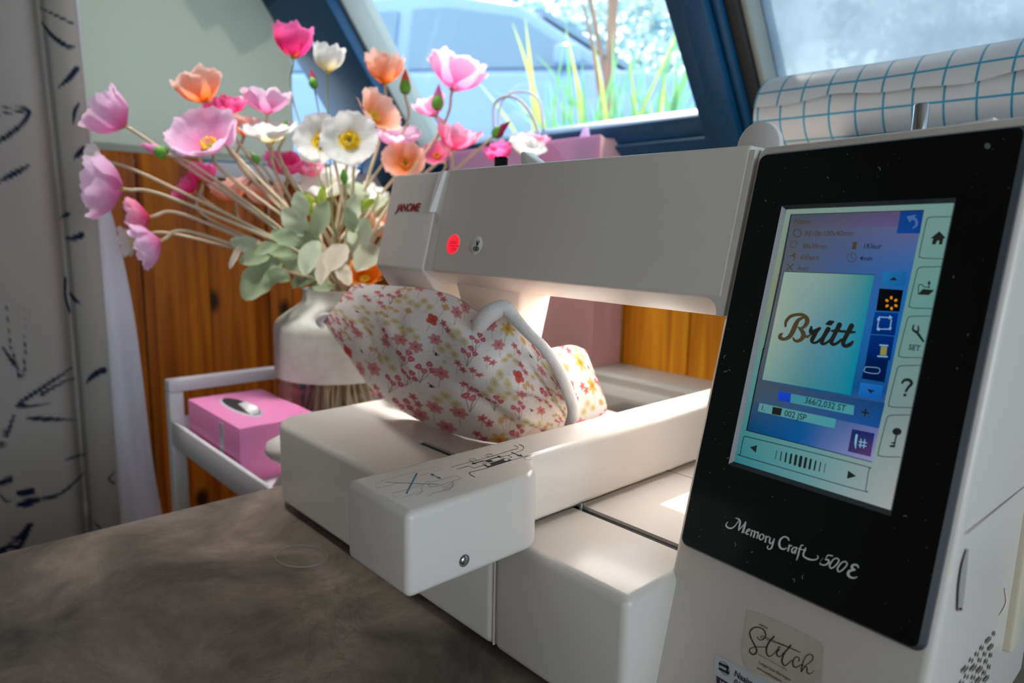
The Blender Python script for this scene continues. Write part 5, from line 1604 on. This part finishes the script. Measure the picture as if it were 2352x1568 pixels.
mk('tissue_peak', *hexa([(bgx1 - .085, bgf + .01, bzt - .05), (bgx1 - .035, bgf + .01, bzt - .05), (bgx1 - .035, bgf + .03, bzt - .05), (bgx1 - .085, bgf + .03, bzt - .05), (bgx1 - .050, bgf + .012, bzt + .018), (bgx1 - .046, bgf + .012, bzt + .018), (bgx1 - .046, bgf + .022, bzt + .018), (bgx1 - .050, bgf + .022, bzt + .018)], .001), MAT['bag_lilac'], pb, smooth=30)
# roll of gridded backing paper
RY, RZ, RR = .75, .4005, .0375
rx0, rx1 = -.392, .16
pr_ = thing('backing_paper_roll', 'roll of white backing paper printed with a turquoise grid', 'paper roll', ((rx0 + rx1) / 2, RY, RZ - RR))


def roll_sheet(name, a0, a1, rfun, x0, n=64, m=90, thick=.0009, wav=0.0):
    V, C_ = [], []
    for i in range(m):
        x = x0 + (rx1 - x0) * i / (m - 1)
        for k in range(n):
            t = k / (n - 1)
            a = math.radians(a0 + (a1 - a0) * t) + (wav * math.sin(37 * x) + wav * .6 * math.sin(81 * x + 1)) * t ** 3
            r_ = rfun(x, t)
            V.append((x, RY - r_ * math.cos(a), RZ + r_ * math.sin(a)))
            C_.append(((x + 2) / .0254, 3 + RR * (a + 8) / .0254, 0))
    fs = grid_faces(n, m)
    return mk(name, V, fs, MAT['gridpaper'], pr_, smooth=180, colors=C_)


roll_sheet('rolled_paper', -200, 160, lambda x, t: RR + .0 + .004 * (x - rx0), rx0)
roll_sheet('loose_flap', 150, 8, lambda x, t: RR + .0014 + .004 * (x - rx0) + .0062 * t + .0012 * math.sin(30 * x) * t, rx0 + .004, wav=.05)
mk('roll_core', *lathe([(.016, rx0 + .004), (.016, rx1), (.019, rx1), (.019, rx0 + .004), (.016, rx0 + .004)], (0, RY, RZ), 32, (1, 0, 0), cap=False), MAT['cardboard_white'], pr_, smooth=40)
for k in range(5):
    mk('inner_winding', *lathe([(RR - .0035 * (k + 1), rx0 + .001 + .001 * k), (RR - .0035 * (k + 1), rx1)], (0, RY, RZ), 40, (1, 0, 0), cap=False), MAT['cardboard_white'], pr_, smooth=180)
cab = thing('storage_carton', 'plain white carton standing behind the machine column under the paper roll', 'box', (-.08, .75, 0))
mk('carton_body', *box(-.30, .16, .69, .81, .0005, RZ - RR - .003, .003), MAT['cardboard_white'], cab, smooth=40)
mk('carton_lid', *box(-.302, .162, .688, .812, RZ - RR - .030, RZ - RR - .0008, .002), MAT['cardboard_white'], cab, smooth=40)

# ================================================================== CURTAIN
cu = thing('curtain', 'pale curtain with navy brush-drawn sprigs and a bright lining, far left', 'curtain', (-1.2, .1, FLOOR + .02))
ct = [(-.55, -1.26), (-.42, -1.17), (-.30, -1.25), (-.18, -1.16), (-.06, -1.24), (.03, -1.165), (.10, -1.175), (.17, -1.185), (.198, -1.225), (.205, -1.205), (.222, -1.190), (.240, -1.192)]
NUc, NVc = 300, 620
prof_c = cr([(a, b) for a, b in ct], 30)
xi = np.linspace(0, len(prof_c) - 1, NUc)
pu = np.stack([np.interp(xi, np.arange(len(prof_c)), prof_c[:, k]) for k in (0, 1)], -1)
zz = np.linspace(1.48, FLOOR + .03, NVc)
Vc = np.zeros((NVc, NUc, 3))
Vc[..., 0] = pu[None, :, 1] + .006 * np.sin(zz * 3.1)[:, None]
Vc[..., 1] = pu[None, :, 0] + .004 * np.sin(zz * 4.0 + 1)[:, None] + (.58 - zz)[:, None] * .009 * (pu[None, :, 0] > .1)
Vc[..., 2] = zz[:, None]
pix = project(Vc.reshape(-1, 3))
mask_c = np.zeros(len(pix))
CS = [[(92, 18, 3), (130, 36, 5), (167, 54, 4)], [(95, 50, 3), (120, 82, 9), (150, 104, 10), (172, 110, 4)], [(176, 158, 14), (158, 180, 13), (135, 200, 3)], [(181, 238, 5), (172, 255, 9), (168, 282, 4)], [(190, 344, 14), (178, 356, 12), (170, 364, 3)], [(187, 540, 14), (172, 546, 12), (148, 548, 3)],
      [(0, 248, 3), (35, 246, 4), (66, 256, 10), (50, 285, 10), (20, 310, 12), (0, 322, 10)], [(-10, 262, 4), (30, 258, 4), (62, 255, 5)], [(66, 380, 5), (40, 395, 13), (20, 405, 12), (-5, 418, 5)], [(150, 640, 6), (150, 680, 5), (160, 715, 6)], [(160, 672, 4), (172, 688, 8), (184, 697, 3)],
      [(240, 850, 12), (225, 855, 14), (208, 868, 10), (198, 880, 2)], [(165, 845, 3), (120, 875, 8), (75, 905, 9), (45, 925, 8)], [(170, 868, 3), (130, 885, 6), (95, 906, 8)], [(40, 932, 9), (80, 931, 5), (130, 920, 2)], [(66, 960, 8), (110, 962, 10), (175, 964, 3)],
      [(32, 955, 6), (15, 1000, 9), (0, 1025, 7)], [(52, 700, 2), (58, 780, 4), (55, 860, 6)], [(15, 705, 2), (22, 780, 4), (45, 865, 8)], [(8, 800, 4), (28, 830, 8), (35, 840, 4)],
      [(0, 1110, 12), (20, 1102, 16), (28, 1096, 3)], [(45, 1132, 14), (72, 1128, 18)], [(40, 1160, 6), (62, 1155, 18), (90, 1146, 10)], [(100, 1144, 8), (130, 1138, 6), (160, 1118, 6), (192, 1086, 3)], [(150, 1058, 3), (175, 1048, 5), (195, 1044, 3)], [(0, 1134, 3), (10, 1148, 5), (25, 1158, 3)],
      [(0, 1268, 16), (25, 1250, 10), (50, 1228, 12), (68, 1206, 12)], [(42, 1258, 12), (55, 1238, 12), (70, 1205, 10)], [(262, 1085, 3), (250, 1100, 4), (262, 1110, 5)], [(216, 1200, 2), (230, 1212, 5)], [(138, 500, 3), (155, 492, 9), (160, 490, 3)]]
extra = random.Random(31)
for i in range(34):        # the print goes on outside the view
    x, y = extra.choice([extra.uniform(-900, -40), extra.uniform(-900, 180)]), extra.choice([extra.uniform(-700, -30), extra.uniform(1320, 2200)])
    a = extra.uniform(0, 6.28); L_ = extra.uniform(25, 80)
    CS.append([(x, y, 3), (x + L_ * .5 * math.cos(a), y + L_ * .5 * math.sin(a), 11), (x + L_ * math.cos(a + .3), y + L_ * math.sin(a + .3), 3)])
for st in CS:
    p = cr(st, 10)
    lo, hi = p[:, :2].min(0) - 12, p[:, :2].max(0) + 12
    idx = np.nonzero((pix[:, 0] > lo[0]) & (pix[:, 0] < hi[0]) & (pix[:, 1] > lo[1]) & (pix[:, 1] < hi[1]))[0]
    if len(idx) == 0: continue
    q_ = pix[idx]
    dd = np.hypot(q_[:, None, 0] - p[None, :, 0], q_[:, None, 1] - p[None, :, 1]) - p[None, :, 2] / 2
    mask_c[idx] = np.maximum(mask_c[idx], np.clip((1.6 - dd.min(1)) / 2.4, 0, 1))
cc = np.array([.32, .31, .29])[None] * (1 - mask_c[:, None]) + np.array([.012, .018, .045])[None] * mask_c[:, None]
mk('printed_panel', Vc.reshape(-1, 3), grid_faces(NUc, NVc), MAT['curtain_print'], cu, smooth=180, colors=cc)
# bright lining turned out at the edge, widening downward
zl = np.linspace(1.48, FLOOR + .03, 120)
Vl = []
for z in zl:
    top = .256; t = np.clip((.36 - z) / .58, 0, 1.6)
    y_end = .250 + .075 * t ** .8 + .006 * math.sin(z * 9)
    off = (.58 - z) * .009
    for k in range(24):
        s = k / 23
        y = .241 + off * (1 - s) + (y_end - .241) * s
        x = -1.193 - .004 + .020 * t * math.sin(s * math.pi * 1.7) - .014 * s * t + .006 * math.sin(z * 3.1)
        Vl.append((x - .002, y, z))
mk('lining', Vl, grid_faces(24, 120), MAT['curtain_lining'], cu, smooth=180)
tag(mk('curtain_rail', *lathe([(.010, -.8), (.010, .40)], (-1.20, 0, 1.495), 16, (0, 1, 0)), MAT['trolley_white'], smooth=40), 'slim white rail carrying the curtain', 'curtain rail')

# ================================================================== OUTSIDE
GZ = .28
struct('ground', box(-45, 25, YW + .35, 40, GZ - .3, GZ), MAT['asphalt'])
struct('ground_side', box(-30, XL - .4, -12, YW + .34, GZ - .3, GZ), MAT['asphalt'])


def car(c, ang, mat, label, scale=1.0):
    """hatchback: local x along the length"""
    root = thing('car', label, 'car', (c[0], c[1], GZ))
    ca_, sa_ = math.cos(ang), math.sin(ang)
    tf = lambda x, y, z: (c[0] + (x * ca_ - y * sa_) * scale, c[1] + (x * sa_ + y * ca_) * scale, GZ + z * scale)
    W = .86
    lower = [(-2.05, .30), (2.05, .30), (2.10, .62), (1.95, .86), (1.05, .98), (-1.75, 1.0), (-2.08, .85), (-2.12, .5)]
    v, f = prism(lower, -W, W, lambda a, b, t: (a, t, b), .06, 3, 10)
    mk('body', [tf(*p) for p in v], f, mat, root, smooth=40)
    cabin = [(-1.80, .97), (1.02, .97), (.30, 1.44), (-.25, 1.53), (-1.15, 1.50), (-1.55, 1.36)]
    v, f = prism(cabin, -.74, .74, lambda a, b, t: (a, t * (1 - .14 * max(0, (b - .97) / .56)), b), .05, 3, 10)
    mk('cabin', [tf(*p) for p in v], f, mat, root, smooth=40)
    for sgn in (-1, 1):
        yy = .755 * sgn
        for w_ in ([(-1.52, 1.02), (-.52, 1.02), (-.50, 1.40), (-1.22, 1.38)], [(-.42, 1.02), (.80, 1.02), (.30, 1.34), (-.15, 1.41), (-.40, 1.41)]):
            v, f = prism(w_, yy - .012, yy + .012, lambda a, b, t: (a, t * (1 - .14 * max(0, (b - .97) / .56)) , b))
            mk('side_window', [tf(*p) for p in v], f, MAT['car_glass'], root)
        for wx in (-1.3, 1.28):
            v, f = lathe([(.10, -.10), (.31, -.10), (.33, -.06), (.33, .06), (.31, .10), (.10, .10)], (wx, .74 * sgn, .33), 28, (0, 1, 0))
            wh = mk('wheel', [tf(*p) for p in v], f, MAT['tyre'], root, smooth=40)
            v, f = lathe([(.02, -.108), (.21, -.104), (.22, -.09), (.22, .09), (.21, .104), (.02, .108)], (wx, .74 * sgn, .33), 20, (0, 1, 0))
            mk('hub', [tf(*p) for p in v], f, MAT['steel'], wh, smooth=40)
        v, f = box(.55, .72, .86 * sgn - .06, .86 * sgn + .06, 1.0, 1.12, .03)
        mk('mirror', [tf(*p) for p in v], f, mat, root, smooth=40)
        v, f = box(1.80, 2.02, .62 * sgn - .16, .62 * sgn + .16, .68, .82, .03)
        mk('headlamp', [tf(*p) for p in v], f, MAT['car_paint_white'], root, smooth=40)
    v, f = hexa([(.40, -.60, 1.40), (.40, .60, 1.40), (1.02, .68, 1.0), (1.02, -.68, 1.0), (.43, -.60, 1.42), (.43, .60, 1.42), (1.06, .68, 1.02), (1.06, -.68, 1.02)], 0)
    mk('windscreen', [tf(*p) for p in v], f, MAT['car_glass'], root)
    return root


cc_ = onY(1130, 250, 3.5)
car((cc_[0], 3.5), math.radians(38), MAT['car_paint'], 'blue-grey car parked outside, seen through the left window pane')
cc2 = onY(1580, 120, 6.6)
car((cc2[0], 6.6), math.radians(30), MAT['car_paint_white'], 'white car parked outside, seen past the tall grass')


def grass(px, py, Y, n, hpx, spread, label, seed, cols):
    rr = random.Random(seed)
    c = onY(px, py, Y)
    root = thing('tall_grass', label, 'plant', (c[0], Y, GZ), 'strappy garden plants outside the window')
    for k in range(n):
        bx_, by_ = c[0] + rr.uniform(-.10, .10) * spread, Y + rr.uniform(-.12, .12)
        h_ = (onY(px, hpx, Y)[2] - GZ) * rr.uniform(.5, 1.02)
        lean_ = rr.gauss(0, .16) * spread * .9; ly = rr.uniform(-.12, .12)
        w0 = rr.uniform(.010, .020)
        V = []
        for j in range(9):
            t = j / 8
            w = w0 * (1 - t ** 2.2) + .0008
            x = bx_ + lean_ * (t ** 1.7) * (h_ / .6); y = by_ + ly * t * t; z = GZ + h_ * (t - .12 * abs(lean_) * t * t)
            V += [(x - w, y, z), (x, y + w * .25, z), (x + w, y, z)]
        cl = rr.choice(cols)
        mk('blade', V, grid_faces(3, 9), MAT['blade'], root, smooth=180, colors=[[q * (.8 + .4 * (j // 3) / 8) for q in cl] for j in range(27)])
    return root


LG, YG, BG_, RG = lin(120, 180, 120), lin(195, 205, 110), lin(135, 190, 170), lin(190, 140, 100)
grass(1345, 300, 1.75, 30, 20, 1.5, 'clump of green strappy leaves outside, left of the brown trunk', 3, [LG, BG_, LG, YG])
grass(1455, 300, 1.80, 28, 70, 1.4, 'clump of green strappy leaves outside, right of the brown trunk', 4, [LG, BG_, YG])
grass(1560, 300, 1.70, 28, 70, 1.3, 'clump of yellow-green strappy leaves outside beside the navy mullion', 5, [YG, LG, RG])
grass(1840, 300, 1.9, 10, 100, .8, 'strappy leaves seen through the misted pane', 6, [LG, YG])
tp = onY(1392, 250, 2.1)
tk = thing('slim_tree', 'slim brown trunk rising outside among the strappy leaves', 'tree', (tp[0], 2.1, GZ))
mk('trunk', *tube([(tp[0] + .005, 2.1, GZ), (tp[0], 2.1, GZ + .4), (tp[0] + .012, 2.1, GZ + .8), (tp[0] - .02, 2.1, GZ + 1.6)], [.022, .020, .018, .014], 10, 6), MAT['bark'], tk, smooth=180)
for i, (dx, z0, z1) in enumerate(((-.25, .55, 1.3), (.22, .7, 1.5), (-.12, .35, .9))):
    mk('branch', *tube([(tp[0], 2.1, GZ + z0), (tp[0] + dx * .5, 2.08, GZ + (z0 + z1) / 2 + .06), (tp[0] + dx, 2.06, GZ + z1)], [.010, .007, .003], 8, 5), MAT['bark'], tk, smooth=180)


def tree(x, y, h_, rx, rz, n, label, seed, cols, lw=.16):
    rr = np.random.RandomState(seed)
    root = thing('garden_tree', label, 'tree', (x, y, GZ), 'trees behind the parked cars')
    mk('trunk', *tube([(x, y, GZ), (x + .1, y, GZ + h_ * .4), (x, y + .1, GZ + h_)], [.16, .12, .05], 10, 5), MAT['bark'], root, smooth=180)
    d = rr.normal(size=(n, 3)); d /= np.linalg.norm(d, axis=1)[:, None]
    rad = rr.uniform(.35, 1.0, n)[:, None] ** .6
    p = np.array([x, y, GZ + h_]) + d * rad * np.array([rx, rx, rz])
    p += rr.normal(size=(n, 3)) * .12
    a = rr.normal(size=(n, 3)); a /= np.linalg.norm(a, axis=1)[:, None]
    b = np.cross(a, rr.normal(size=(n, 3))); b /= np.linalg.norm(b, axis=1)[:, None]
    l = rr.uniform(.5, 1.0, n)[:, None] * lw
    V = np.stack([p - a * l, p + b * l * .45, p + a * l, p - b * l * .45], 1).reshape(-1, 3)
    Fq = (np.arange(n)[:, None] * 4 + np.arange(4)[None]).tolist()
    cl = np.array(cols)[rr.randint(0, len(cols), n)] * rr.uniform(.7, 1.2, n)[:, None]
    tag(mk('foliage', V, Fq, MAT['foliage'], root, colors=np.repeat(cl, 4, 0)), kind='stuff')


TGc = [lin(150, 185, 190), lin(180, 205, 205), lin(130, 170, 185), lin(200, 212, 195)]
for (px_, Y, h_, rx_, rz_, lb) in ((900, 8, 2.6, 1.5, 1.4, 'bushy tree behind the parked blue car, farthest left'), (1150, 8.6, 3.0, 1.6, 1.5, 'bushy tree behind the roof of the blue car'), (1420, 9.6, 2.9, 1.5, 1.5, 'bushy tree behind the slim brown trunk'), (620, 6.5, 2.4, 1.6, 1.5, 'bushy tree seen beyond the slanting navy post'), (2150, 10, 3.2, 1.5, 1.6, 'bushy tree behind the misted pane')):
    q_ = onY(px_, 250, Y)
    tree(float(q_[0]), Y, h_, rx_, rz_, 1500, lb, int(px_), TGc)
